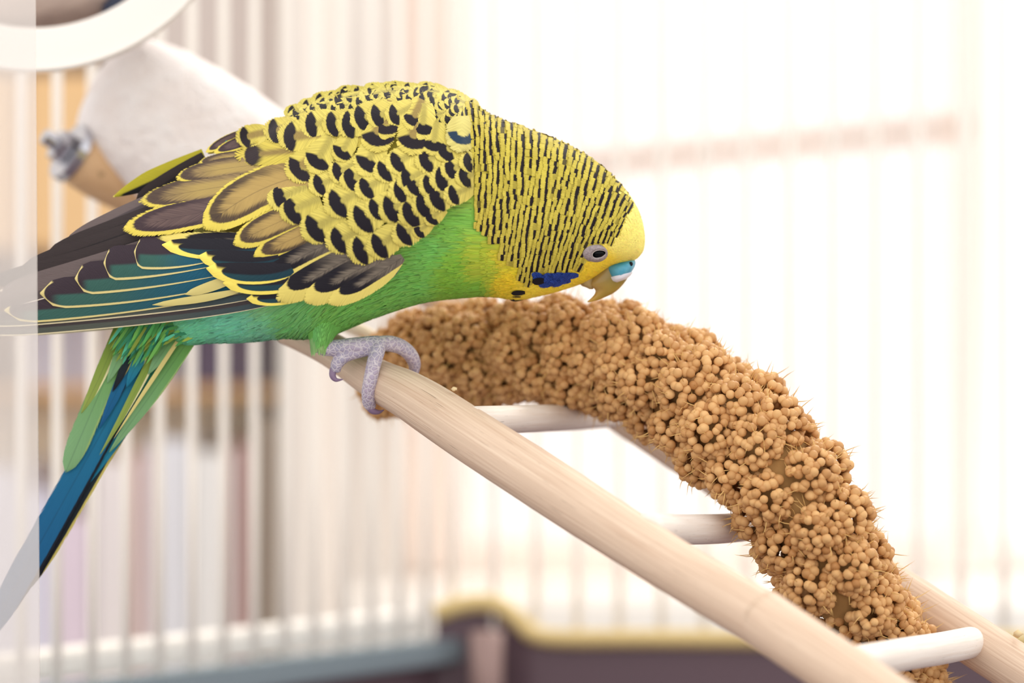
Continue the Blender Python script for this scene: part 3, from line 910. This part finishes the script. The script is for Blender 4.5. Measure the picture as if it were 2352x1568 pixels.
for cx_, cy_, sz, an in COV:
    sz *= random.uniform(.93, 1.08); a = math.radians(an + random.uniform(-6, 6)); d = np.array([math.cos(a), math.sin(a)])
    L = 88 * sz; tip = np.array([cx_, cy_]) + d * 23 * sz; b0 = tip - d * L
    bend = np.array([d[1], -d[0]]) * random.uniform(-4, 4)
    l0 = 15 + (cx_ - 600) * .010 + random.uniform(-.6, .6)
    mm = m_covb if (cy_ < 345 and cx_ < 960 and an < 130) or (cx_ < 700 and cy_ < 400) else m_cov
    feather('covert_feather', b0, (b0 + tip) / 2 + bend, tip, 32 * sz, mm, far=far, lift0=l0, lift1=l0 + 5, nv=12, nu=6, v0=.62, base=.6)
feather('covert_feather', (1062, 266), (1060, 305), (1050, 352), 38, m_shoulder, far=far, lift0=22, lift1=28, nv=12, nu=8)
# mantle feathers over the back
back_top = lambda x: float(np.interp(x, [480, 560, 680, 800, 920, 1010, 1075, 1110, 1160, 1250], [395, 342, 242, 206, 192, 196, 224, 252, 276, 304]))
for r_ in range(6):
    for x in np.arange(1084 - (r_ % 2) * 15, 600, -30):
        yy = back_top(x) + 5 + r_ * 17 + random.uniform(-3, 3)
        if yy > np.interp(x, [600, 700, 900, 1000, 1100], [300, 262, 262, 285, 330]): continue
        an = math.radians(np.interp(x, [600, 900, 1040, 1100], [158, 168, 160, 150]) + random.uniform(-8, 8) + (8 if r_ == 0 else 0))
        d = np.array([math.cos(an), math.sin(an)]); sz = random.uniform(.85, 1.15)
        sz *= random.uniform(.9, 1.4); tip = np.array([x - 14 + random.uniform(-7, 7), yy]); b0 = tip - d * 58 * sz; b0[0] = min(b0[0], 1096); b0[1] = max(b0[1], back_top(b0[0]) + 12)
        l0 = 26 + (x - 600) * .012 - 2 * r_ * 0
        feather('back_feather', b0, None, tip, 16 * sz, m_mantle, far=False, lift0=l0 * .2, lift1=l0 * .2 + 4, nv=8, nu=4)
# green flash and tip of the other wing behind the back
m_teal = plain('teal_feather', (70, 170, 140), .6, .2, .1, 300)
feather('back_feather', (600, 290), (555, 306), (515, 330), 9, m_teal, lift0=4, lift1=4, nv=8, nu=4)
m_yg = flight_mat('far_wing_olive', (196, 184, 50), (24, 22, 26), (60, 58, 40), (250, 232, 120), .90)
feather('flight_feather', (470, 358), (370, 402), (260, 452), 22, m_yg, nv=14, lift0=0, lift1=0, base=.8, v0=.6, sharp=1.4, yf=lambda a_, b_: 30.0, label='olive wing tip of the other wing')
feather('flight_feather', (470, 362), (390, 410), (312, 462), 18, m_pd, nv=14, lift0=0, lift1=0, base=.8, v0=.7, yf=lambda a_, b_: 20.0)
# the other wing: mirrored copies behind the body
for o in wing_parts:
    c = o.copy(); COL.objects.link(c); c.parent = bird
    c.matrix_parent_inverse = Matrix.Translation(-bird.location)
    c.scale = (1, -1, 1)

# ---- tail
def tail_mat(name, a_c, b_c, edge, ew=.8, split=.0):
    M, x, v, r, n, fine, rnd = fmat(name, 120, .8, .10)
    c = M.mix(v.gt(.5, .4), lin(a_c), lin(b_c))
    c = M.mix((n - .3) * .8, c, M.mix(1.0, c, (.6, .65, .7, 1), 'MULTIPLY'))
    c = M.mix(x.m('ABSOLUTE').lt(.05, .03) * .22, c, lin((20, 40, 60)))
    M.color(M.mix((x + (fine - .5) * .1).gt(ew, .04), c, lin(edge)))
    return M.m
t_blue = tail_mat('tail_blue', (30, 120, 150), (24, 92, 140), (20, 24, 34), .78)
t_dark = tail_mat('tail_dark', (40, 60, 66), (26, 30, 38), (196, 182, 96), .74)
t_green = tail_mat('tail_green', (104, 158, 76), (128, 172, 120), (150, 180, 110), .8)
t_olive = tail_mat('tail_olive', (120, 150, 56), (150, 168, 80), (232, 226, 170), .6)
t_teal = tail_mat('tail_teal', (70, 160, 110), (30, 120, 150), (240, 236, 200), .9)
ty = lambda k: (lambda a_, b_: k + (b_ - 760) * .02)
for p0, pm, p1, hw, m_, k in [((390, 700), (196, 1060), (-40, 1480), 34, t_blue, 0), ((410, 720), (232, 1050), (44, 1370), 24, t_dark, 8), ((420, 730), (262, 1010), (80, 1300), 20, t_dark, 14),
                              ((440, 740), (318, 930), (205, 1110), 18, t_teal, 4), ((462, 738), (362, 884), (250, 1040), 20, t_green, -4), ((322, 690), (234, 890), (150, 1086), 27, t_green, -8),
                              ((300, 690), (240, 840), (186, 950), 16, t_olive, -10), ((366, 690), (286, 860), (228, 985), 15, t_blue, -10), ((350, 690), (296, 820), (258, 900), 12, t_dark, -14),
                              ((340, 690), (284, 800), (246, 880), 16, t_green, -15), ((404, 700), (330, 862), (228, 1046), 11, t_olive, -12), ((384, 700), (326, 812), (290, 890), 16, t_teal, -16),
                              ((440, 736), (356, 862), (262, 1006), 5, m_web, -18), ((430, 730), (380, 800), (340, 860), 16, t_green, -17)]:
    feather('tail_feather', p0, pm, p1, hw, m_, lift0=0, lift1=0, nv=20, nu=6, v0=.75 if hw > 20 else .5, base=.7, sharp=2.0 if hw > 20 else 1.3, yf=ty(k))

# ---- soft body plumage: many small blades
ang = idw([(1020, 600, math.cos(math.radians(a)), math.sin(math.radians(a))) if False else (x, y, math.cos(math.radians(a)), math.sin(math.radians(a)))
           for x, y, a in [(1020, 600, 178), (1060, 540, 182), (900, 690, 163), (820, 720, 152), (760, 740, 138), (730, 770, 120), (640, 750, 160), (560, 755, 168), (480, 770, 160), (420, 780, 140),
                           (1180, 640, 184), (1300, 650, 192), (1360, 630, 200), (1470, 500, 248), (1440, 560, 225), (1400, 470, 232), (1420, 600, 205), (1120, 660, 176)]] , 3.0)
mbl = Mat('plumage_blades', 0.7, 0.15)
mbl.color(mbl.attr('Col').outputs['Color'])
Vb, Fb, Cb = [], [], []
Vf = []
def in_wing(x, y):
    return x < 1085 and y < np.interp(x, [380, 480, 650, 780, 860, 920, 1000, 1060, 1085], [730, 722, 700, 690, 640, 600, 500, 450, 330]) - 6
def add_blade(x, y, d, L, w, col, lift=4.0, l0=.5, mirror=True):
    n = (d[1], -d[0]); rows = []
    for t_, ww, lf in ((0, .7, l0), (.5, 1.0, lift * .6), (.85, .7, lift), (1, .08, lift)):
        cx_, cy_ = x + d[0] * L * t_, y + d[1] * L * t_
        rows.append((on_body(cx_ - n[0] * ww * w, cy_ - n[1] * ww * w, lf), on_body(cx_ + n[0] * ww * w, cy_ + n[1] * ww * w, lf)))
    for sgn in ((1, -1) if mirror else (1,)):
        k = len(Vb)
        for pr in rows:
            for p in pr:
                p = p.copy()
                if sgn < 0: p.y = -p.y
                Vb.append(p); Cb.append(col)
        for i in range(3):
            a = k + 2 * i; Fb.append((a, a + 1, a + 3, a + 2))
cnt = 0
while cnt < 13000:
    row = st[min(95, int(rng.integers(0, 96)))]
    x, y, yp = ring_pt(row, rng.uniform(.02, math.pi - .02))
    if in_wing(x, y): continue
    headz = x > 1092 and y < np.interp(x, [1092, 1150, 1205, 1300, 1345, 1385, 1410, 1450], [540, 595, 635, 625, 600, 560, 540, 440]) - 20
    if headz: continue
    if (x - 1372) ** 2 / 34 ** 2 + (y - 581) ** 2 / 26 ** 2 < 1: continue
    a = ang(x, y); a = a / (np.linalg.norm(a) + 1e-9); th = rng.normal() * .07
    d = (a[0] * math.cos(th) - a[1] * math.sin(th), a[0] * math.sin(th) + a[1] * math.cos(th))
    c = np.array(body_col(x, y)) * rng.uniform(.92, 1.06) + rng.normal(size=3) * 3
    if rng.random() < .04 and x < 1090: c = c * .80
    small = x > 1120
    add_blade(x, y, d, rng.uniform(18, 28) if small else rng.uniform(34, 58), rng.uniform(1.5, 2.6) if small else rng.uniform(1.6, 2.8), lin(tuple(np.clip(c, 0, 255))), 2.0 if small else 2.6)
    cnt += 1
# thigh tuft reaching down to the foot, vent fluff
for _ in range(1000):
    f_ = rng.uniform(0, 1); w_ = rng.uniform(-1, 1)
    x = 754 - 18 * f_ + w_ * (46 - 22 * f_); y = 704 + 76 * f_
    tx = 733 + w_ * 14; ty_ = y + rng.uniform(26, 40)
    d = np.array([x + (tx - x) * .55 - x, ty_ - y]); L = np.linalg.norm(d); d /= L
    c = np.array(body_col(x, min(y, 770))) * rng.uniform(.92, 1.06)
    if f_ > .8: c = c * .6 + np.array([190, 190, 150]) * .4
    k = len(Vb); n = (d[1], -d[0])
    rad = 46 - 24 * f_
    yb = -66 - rad * math.sqrt(max(0, 1 - w_ * w_)) * 1.12
    for t_, ww in ((0, 1.5), (.5, 2.0), (.85, 1.4), (1, .3)):
        for s2 in (-1, 1): Vb.append(Q(x + d[0] * L * t_ + n[0] * ww * s2, y + d[1] * L * t_ + n[1] * ww * s2, yb - 2 + 10 * t_ * f_)); Cb.append(lin(tuple(np.clip(c, 0, 255))))
    for i in range(3): Fb.append((k + 2 * i, k + 2 * i + 1, k + 2 * i + 3, k + 2 * i + 2))
for _ in range(520):
    x, y = rng.uniform(300, 520), rng.uniform(700, 768)
    tx, ty_ = rng.uniform(.0, 1), 0
    d = np.array([-.55 + rng.normal() * .15, .8]) if x < 400 else np.array([-.9, .35 + rng.normal() * .15]); d /= np.linalg.norm(d)
    L = rng.uniform(30, 90) if x < 400 else rng.uniform(25, 55)
    c = np.array([[84, 160, 84], [112, 176, 84], [60, 140, 100], [150, 170, 70], [92, 190, 150]][rng.integers(0, 5)]) * rng.uniform(.8, 1.1)
    k = len(Vb); n = (d[1], -d[0]); yb = -34 + rng.normal() * 8
    for t_, ww in ((0, 2.5), (.5, 4), (.85, 2.6), (1, .3)):
        for s2 in (-1, 1): Vb.append(Q(x + d[0] * L * t_ + n[0] * ww * s2, y + d[1] * L * t_ + n[1] * ww * s2, yb)); Cb.append(lin(tuple(np.clip(c, 0, 255))))
    for i in range(3): Fb.append((k + 2 * i, k + 2 * i + 1, k + 2 * i + 3, k + 2 * i + 2))
c_ = catmull([(764, 686, -50, 42), (750, 728, -60, 44), (738, 764, -64, 34), (734, 803, -66, 14)], 14)
tv, tf, _ = tube([Q(*q[:3]) for q in c_], [q[3] * U for q in c_], 20)
part('thigh', mesh('thigh', tv, tf, None, [lin((112, 178, 84))] * len(tv)), mb.m)
part('body_plumage', mesh('body_plumage', Vb, Fb, None, Cb), mbl.m, 'stuff', label='soft green and yellow body feathers')

# ---- barred head plumage
Tt = catmull([(1086, 226), (1150, 262), (1250, 298), (1340, 340), (1400, 384), (1440, 430), (1454, 456)], 101)
def by_arc(c):
    l_ = np.concatenate([[0], np.cumsum(np.linalg.norm(np.diff(c, axis=0), axis=1))])
    q_ = np.linspace(0, l_[-1], 101)
    return np.stack([np.interp(q_, l_, c[:, 0]), np.interp(q_, l_, c[:, 1])], 1)
Tt = by_arc(Tt)
_tb = [0, .08, .15, .27, .40, .52, .63, .72, .80, .88, .94, 1]
_bx = [1086, 1110, 1132, 1166, 1200, 1234, 1266, 1294, 1322, 1352, 1378, 1400]; _by = [540, 566, 586, 618, 640, 641, 633, 620, 605, 588, 571, 555]
Bb = np.stack([np.interp(np.linspace(0, 1, 101), _tb, _bx), np.interp(np.linspace(0, 1, 101), _tb, _by)], 1)
def hp(t, s2):
    t = min(max(t, -.14), 1.0)
    i = t * 100; i0 = int(max(0, min(99, math.floor(i)))); f = i - i0
    a = Tt[i0] + (Tt[i0 + 1] - Tt[i0]) * f; b = Bb[i0] + (Bb[i0 + 1] - Bb[i0]) * f
    q = a + (b - a) * s2
    q = q + np.array([10, 0]) * math.sin(math.pi * s2) * (1 - t)
    return q
mh = Mat('barred_head_feathers', .65, .15)
a, v = mh.uv(); x = a * 2 - 1
cc = mh.attr('Col'); sep = mh.n('ShaderNodeSeparateColor'); mh.link(cc.outputs['Color'], sep.inputs[0])
r_a = S(mh.nt, sep.outputs[0]); r_b = S(mh.nt, sep.outputs[1])
n = mh.noise(mh.vec(x * 7, v * 3, r_a * 50), 1.0, 2); fine = mh.noise(mh.vec(x * 5 + v * 1.5, v * 1.2, r_a * 31), 1.6, 2)
vv = v + (n - .5) * .10
yl = mh.mix(fine, lin((226, 208, 88)), lin((176, 156, 58)))
yl = mh.mix(r_b * .45, yl, lin((146, 128, 44)))
blk = vv.gt(.44, .04) * vv.lt((r_a - .5) * .15 + .68, .04) * (1.0 - r_a.gt(.93, .02) * .7)
mh.color(mh.mix(blk, yl, lin((34, 26, 30))))
mh.link((v + (fine - .5) * .22).lt(.97, .05) * (x.m('ABSOLUTE') + (n - .5) * .5).lt(.98, .08), mh.b.inputs['Alpha'])
mh.bump(fine, .4, .00012)
Vh, Fh, Uh, Ch = [], [], [], []
def head_feather(tip, d, L, hw, l0, l1, shade):
    n_ = np.array([d[1], -d[0]]); k = len(Vh); rows = []
    for v_, f_ in ((0, .8), (.35, 1), (.65, 1), (.90, .98), (1, .86)):
        for u_ in (-1, 0, 1):
            q = tip - d * L * (1 - v_) + n_ * u_ * f_ * hw
            q2 = q - d * (.025 * L if (u_ != 0 and v_ > .6) else 0)
            rows.append((on_body(q2[0], q2[1], l0 + (l1 - l0) * v_ + (.8 if u_ == 0 else 0)), u_ * f_, v_))
    for sgn in (1, -1):
        k = len(Vh)
        for pp, uu, v_ in rows:
            p = pp.copy()
            if sgn < 0: p.y = -p.y
            Vh.append(p); Uh.append((.5 + .5 * uu, v_)); Ch.append(shade)
        for i in range(4):
            for j in range(2):
                a_ = k + i * 3 + j; Fh.append((a_, a_ + 1, a_ + 4, a_ + 3))
NROW = 25
for i in range(-2, NROW + 1):
    t = i / NROW
    length = np.linalg.norm(hp(t, 1) - hp(t, 0))
    nc = int(length / 13.5); smax = rng.uniform(.88, 1.03)
    for j in range(nc + 1):
        s2 = (j + .5 * rng.random()) / nc + rng.normal() * .004
        tj = t + rng.normal() * .003 + .007 * math.sin(s2 * 9 + i * 1.3) + .004 * math.sin(s2 * 23 + i * 2.1)
        tip = hp(tj - .5 / NROW, s2); b0 = hp(tj + .5 / NROW, s2)
        tg = hp(tj, min(s2 + .03, 1)) - hp(tj, max(s2 - .03, 0)); tg = tg / (np.linalg.norm(tg) + 1e-9)
        d = np.array([-tg[1], tg[0]]); d = d if d @ (tip - b0) > 0 else -d
        sp_l = float(d @ (tip - b0))
        sp_l = max(sp_l, 9)
        # keep the eye clear
        if ((tip[0] - 1376) / 40) ** 2 + ((tip[1] - 580) / 30) ** 2 < 1: continue
        if i < 0 and (s2 > .62 or rng.random() < .12): continue
        if s2 > (1.02 if t > .34 else smax): continue
        th_ = rng.normal() * .07; d = np.array([d[0] * math.cos(th_) - d[1] * math.sin(th_), d[0] * math.sin(th_) + d[1] * math.cos(th_)])
        head_feather(tip, d, sp_l * 2.2, 9.6 * rng.uniform(.85, 1.2), .6, 4.0 + rng.random(), (rng.random(), rng.random() * .8, rng.random(), 1))
part('head_plumage', mesh('head_plumage', Vh, Fh, Uh, Ch), mh.m, 'stuff', label='yellow head feathers with fine black bars')

# ---- cheek patch and throat spots
m_blue, x, v, r, n, fine, rnd = fmat('violet_blue_feather', 14, .5, .22)
m_blue.color(m_blue.mix((fine - .25) * 1.8, lin((44, 80, 170)), lin((14, 28, 84))))
m_spot = plain('black_feather', (22, 20, 26), .6, .2, .1, 300)
for x, y, L, hw, an in [(1240, 640, 34, 10, 182), (1262, 636, 36, 10, 180), (1284, 634, 36, 9, 182), (1306, 633, 34, 8, 184), (1252, 652, 34, 10, 170), (1276, 650, 34, 10, 170), (1296, 645, 30, 8, 174), (1232, 632, 24, 8, 190), (1318, 632, 22, 6, 186), (1262, 644, 30, 9, 176)]:
    a = math.radians(an); d = np.array([math.cos(a), math.sin(a)]); tip = np.array([x, y]) + d * L * .5
    feather('cheek_feather', tip - d * L, None, tip, hw, m_blue.m, lift0=6, lift1=11, nv=8, nu=4, yf=body_y)
feather('cheek_feather', (1252, 644), None, (1222, 648), 8, m_spot, lift0=10, lift1=14, nv=8, nu=4, yf=body_y)
for x, y in ((1190, 673), (1186, 686)):
    feather('throat_spot', (x + 16, y - 1), None, (x - 16, y + 1), 6, m_spot, lift0=6, lift1=9, nv=8, nu=4, yf=body_y)

# ---- eye
ex, ey = 1376, 583
ey0 = body_y(ex, ey)
m_lid = Mat('grey_eyelid_skin', .7, .2)
vo = m_lid.n('ShaderNodeTexVoronoi'); vo.inputs['Scale'].default_value = 2600; m_lid.link(m_lid.obj(), vo.inputs['Vector'])
m_lid.color(m_lid.mix(S(m_lid.nt, vo.outputs[0]), lin((172, 158, 156)), lin((140, 128, 132)))); m_lid.bump(S(m_lid.nt, vo.outputs[0]), .5, .0002)
V, Fc = [], []
NA, RR = 40, [(1.0, -3), (.86, 7), (.70, 12), (.56, 14), (.47, 13), (.40, 9)]
for fr, hgt in RR:
    for j in range(NA):
        th = 2 * math.pi * j / NA
        ox = 33 * math.cos(th) * (1.08 if math.cos(th) < 0 else .82); oy = 22 * math.sin(th)
        inx = 15.5 * math.cos(th); iny = 9.0 * math.sin(th) * (1 - .15 * math.cos(th)) - 2.5 * math.cos(th)
        k = (fr - .40) / .60
        V.append(Q(ex - 6 * k + inx + (ox - inx) * k, ey - 1 * k + iny + (oy - iny) * k, body_y(ex - 6 * k + inx + (ox - inx) * k, ey + iny + (oy - iny) * k) - hgt))
for i in range(len(RR) - 1):
    for j in range(NA):
        k = (j + 1) % NA; Fc.append((i * NA + j, (i + 1) * NA + j, (i + 1) * NA + k, i * NA + k))
part('eyelid', mesh('eyelid', V, Fc), m_lid.m, label='pale grey eye ring')
m_eye = Mat('dark_eye', .08, .12); m_eye.color(lin((14, 14, 18)))
bm = bmesh.new(); bmesh.ops.create_uvsphere(bm, u_segments=28, v_segments=16, radius=17 * U)
me = bpy.data.meshes.new('eyeball'); bm.to_mesh(me); bm.free(); smooth(me)
o = part('eyeball', me, m_eye.m); o.location = on_body(ex - 1, ey, -7); o.scale = (1.08, 1, .85)
lid = []
for j in range(33):
    th = 2 * math.pi * j / 32
    lx, ly = ex + 16 * math.cos(th), ey + 9.2 * math.sin(th) * (1 - .15 * math.cos(th)) - 2.5 * math.cos(th)
    lid.append(Q(lx, ly, body_y(lx, ly) - 11))
v, f, u = tube(lid, [1.4 * U] * 33, 8, caps=False)
part('eyelid_rim', mesh('eyelid_rim', v, f, u), plain('pale_lid_rim', (176, 164, 160), .5, .3, .03, 300))

# ---- beak: upper mandible, cere, nostril, lower mandible
def loft(rows, n=28, sides=24, power=1.0):
    c = catmull(rows, n); V, Fc, UV = [], [], []
    for i, (ax_, ay, bx_, by, w) in enumerate(c):
        for j in range(sides):
            th = 2 * math.pi * j / sides; k = (1 - math.cos(th)) / 2
            V.append(Q(ax_ + (bx_ - ax_) * k, ay + (by - ay) * k, -w * math.sin(th))); UV.append((k, i / (n - 1)))
    for i in range(n - 1):
        for j in range(sides):
            k = (j + 1) % sides; Fc.append((i * sides + j, (i + 1) * sides + j, (i + 1) * sides + k, i * sides + k))
    Fc.append(tuple(range(sides))); Fc.append(tuple(reversed(range((n - 1) * sides, n * sides))))
    return mesh('loft', V, Fc, UV)
m_beak = Mat('olive_horn', .28, .45)
a, v = m_beak.uv(); nz = m_beak.noise(m_beak.obj(), 500, 3)
cb = m_beak.mix(v + (nz - .5) * .4, lin((116, 110, 62)), lin((196, 156, 60)))
cb = m_beak.mix(a.gt(.6, .3) * .35, cb, lin((208, 160, 96)))
m_beak.color(cb)
part('upper_beak', loft([(1446, 606, 1372, 610, 40), (1446, 628, 1356, 636, 37), (1434, 650, 1352, 655, 31), (1412, 671, 1366, 664, 22), (1386, 684, 1366, 674, 13), (1366, 691, 1358, 684, 6), (1350, 694, 1349, 692, 1.5)]), m_beak.m)
part('lower_beak', loft([(1368, 632, 1330, 648, 26), (1364, 648, 1336, 656, 22), (1364, 658, 1346, 660, 15), (1362, 664, 1354, 664, 6)], 16, 16), plain('lower_horn', (176, 150, 100), .4, .4, .05, 200))
m_cere = Mat('blue_cere_skin', .4, .4)
nz = m_cere.noise(m_cere.obj(), 600, 3); m_cere.color(m_cere.mix((nz - .3) * 1.6, lin((44, 140, 170)), lin((112, 176, 194)))); m_cere.bump(nz, .2, .0003)
part('cere', loft([(1456, 594, 1380, 606, 36), (1460, 603, 1386, 618, 52), (1456, 616, 1394, 632, 54), (1447, 628, 1403, 641, 48), (1438, 635, 1412, 644, 34)], 20, 24), m_cere.m, label='blue cere above the beak')
part('cere_edge', loft([(1454, 624, 1394, 638, 51), (1448, 633, 1402, 647, 47), (1438, 641, 1412, 650, 34)], 10, 24), plain('pale_cere_edge', (226, 224, 232), .4, .4, .03, 300))
bm = bmesh.new(); bmesh.ops.create_uvsphere(bm, u_segments=16, v_segments=10, radius=5 * U)
me = bpy.data.meshes.new('nostril'); bm.to_mesh(me); bm.free(); smooth(me)
o = part('nostril', me, m_spot); o.location = Q(1449, 606, -36)

# ---- leg and foot gripping the rail
m_foot = Mat('scaly_grey_pink_skin', .5, .35)
vo = m_foot.n('ShaderNodeTexVoronoi', feature='DISTANCE_TO_EDGE'); vo.inputs['Scale'].default_value = 1250; m_foot.link(m_foot.obj(), vo.inputs['Vector'])
vd = S(m_foot.nt, vo.outputs[0]); nz = m_foot.noise(m_foot.obj(), 260, 2)
cf = m_foot.mix(vd.lt(.07, .06), m_foot.mix(nz, lin((156, 156, 178)), lin((194, 172, 188))), lin((214, 204, 208)))
m_foot.color(cf); m_foot.bump(vd.m('MINIMUM', .25), .5, .0007)
def limb(pts, sides=14, n=None):
    c = catmull([tuple(Q(a_, b_, c_)) + (r_ * U,) for a_, b_, c_, r_ in pts], n or 7 * len(pts))
    return tube([Vector(q[:3]) for q in c], [max(q[3], U * .4) for q in c], sides)
def join(parts):
    V, Fc = [], []
    for v_, f_, _ in parts:
        k = len(V); V += v_; Fc += [tuple(i + k for i in q) for q in f_]
    return V, Fc
limbs = [limb([(744, 764, -60, 17), (736, 794, -66, 17), (760, 799, -64, 19), (820, 794, -58, 20), (866, 791, -52, 21), (884, 792, -48, 17)]),
         limb([(868, 788, -54, 19), (866, 808, -68, 18), (858, 838, -78, 17), (851, 872, -78, 16.5), (846, 902, -68, 16), (848, 926, -52, 15), (856, 936, -44, 11)]),
         limb([(872, 789, -46, 18), (896, 789, -26, 19), (922, 797, -4, 18), (942, 814, 16, 17), (952, 836, 34, 15), (950, 858, 46, 11)]),
         limb([(860, 798, -52, 17), (826, 806, -56, 16), (794, 816, -60, 16), (776, 832, -60, 15), (770, 852, -54, 12)])]
V, Fc = join(limbs)
foot = part('foot', mesh('foot', V, Fc), m_foot.m, label='scaly grey pink foot gripping the ladder rail')
rm = foot.modifiers.new('skin', 'REMESH'); rm.mode = 'VOXEL'; rm.voxel_size = 2.2 * U; rm.use_smooth_shade = True
sm_ = foot.modifiers.new('soften', 'SMOOTH'); sm_.iterations = 6; sm_.factor = .5
m_claw = plain('grey_violet_claw', (142, 118, 146), .35, .4, .1, 300)
for pts in ([(846, 930, -52, 9), (856, 943, -48, 8), (870, 946, -44, 5), (882, 941, -40, 1)], [(766, 846, -56, 9), (764, 862, -58, 8), (772, 872, -58, 5), (788, 871, -58, 1)], [(950, 846, 46, 8), (940, 862, 52, 6), (926, 868, 50, 1)]):
    v, f, u = limb(pts, 10)
    part('claw', mesh('claw', v, f, u), m_claw)

# ---- husk crumbs on the ladder rail
m_crumb = plain('husk_crumb', (232, 206, 160), .8, .1, .1, 300)
for k, (x, y, yy, r_) in enumerate(((1044, 893, -.0135, 7), (2338, 1455, -.006, 12))):
    bm = bmesh.new(); bmesh.ops.create_icosphere(bm, subdivisions=2, radius=r_ * U)
    for q in bm.verts: q.co *= 1 + .25 * math.sin(q.co.x * 9000 + k) * math.cos(q.co.z * 7000); q.co.z *= .7
    me = bpy.data.meshes.new('husk_crumb'); bm.to_mesh(me); bm.free(); smooth(me)
    o = link('husk_crumb', me, m_crumb); o.location = P(x, y, yy)
    tag(o, ['tiny pale husk crumb on the rail that the budgerigar grips', 'pale husk crumb on the ladder rail beside the white rung'][k], 'crumb')
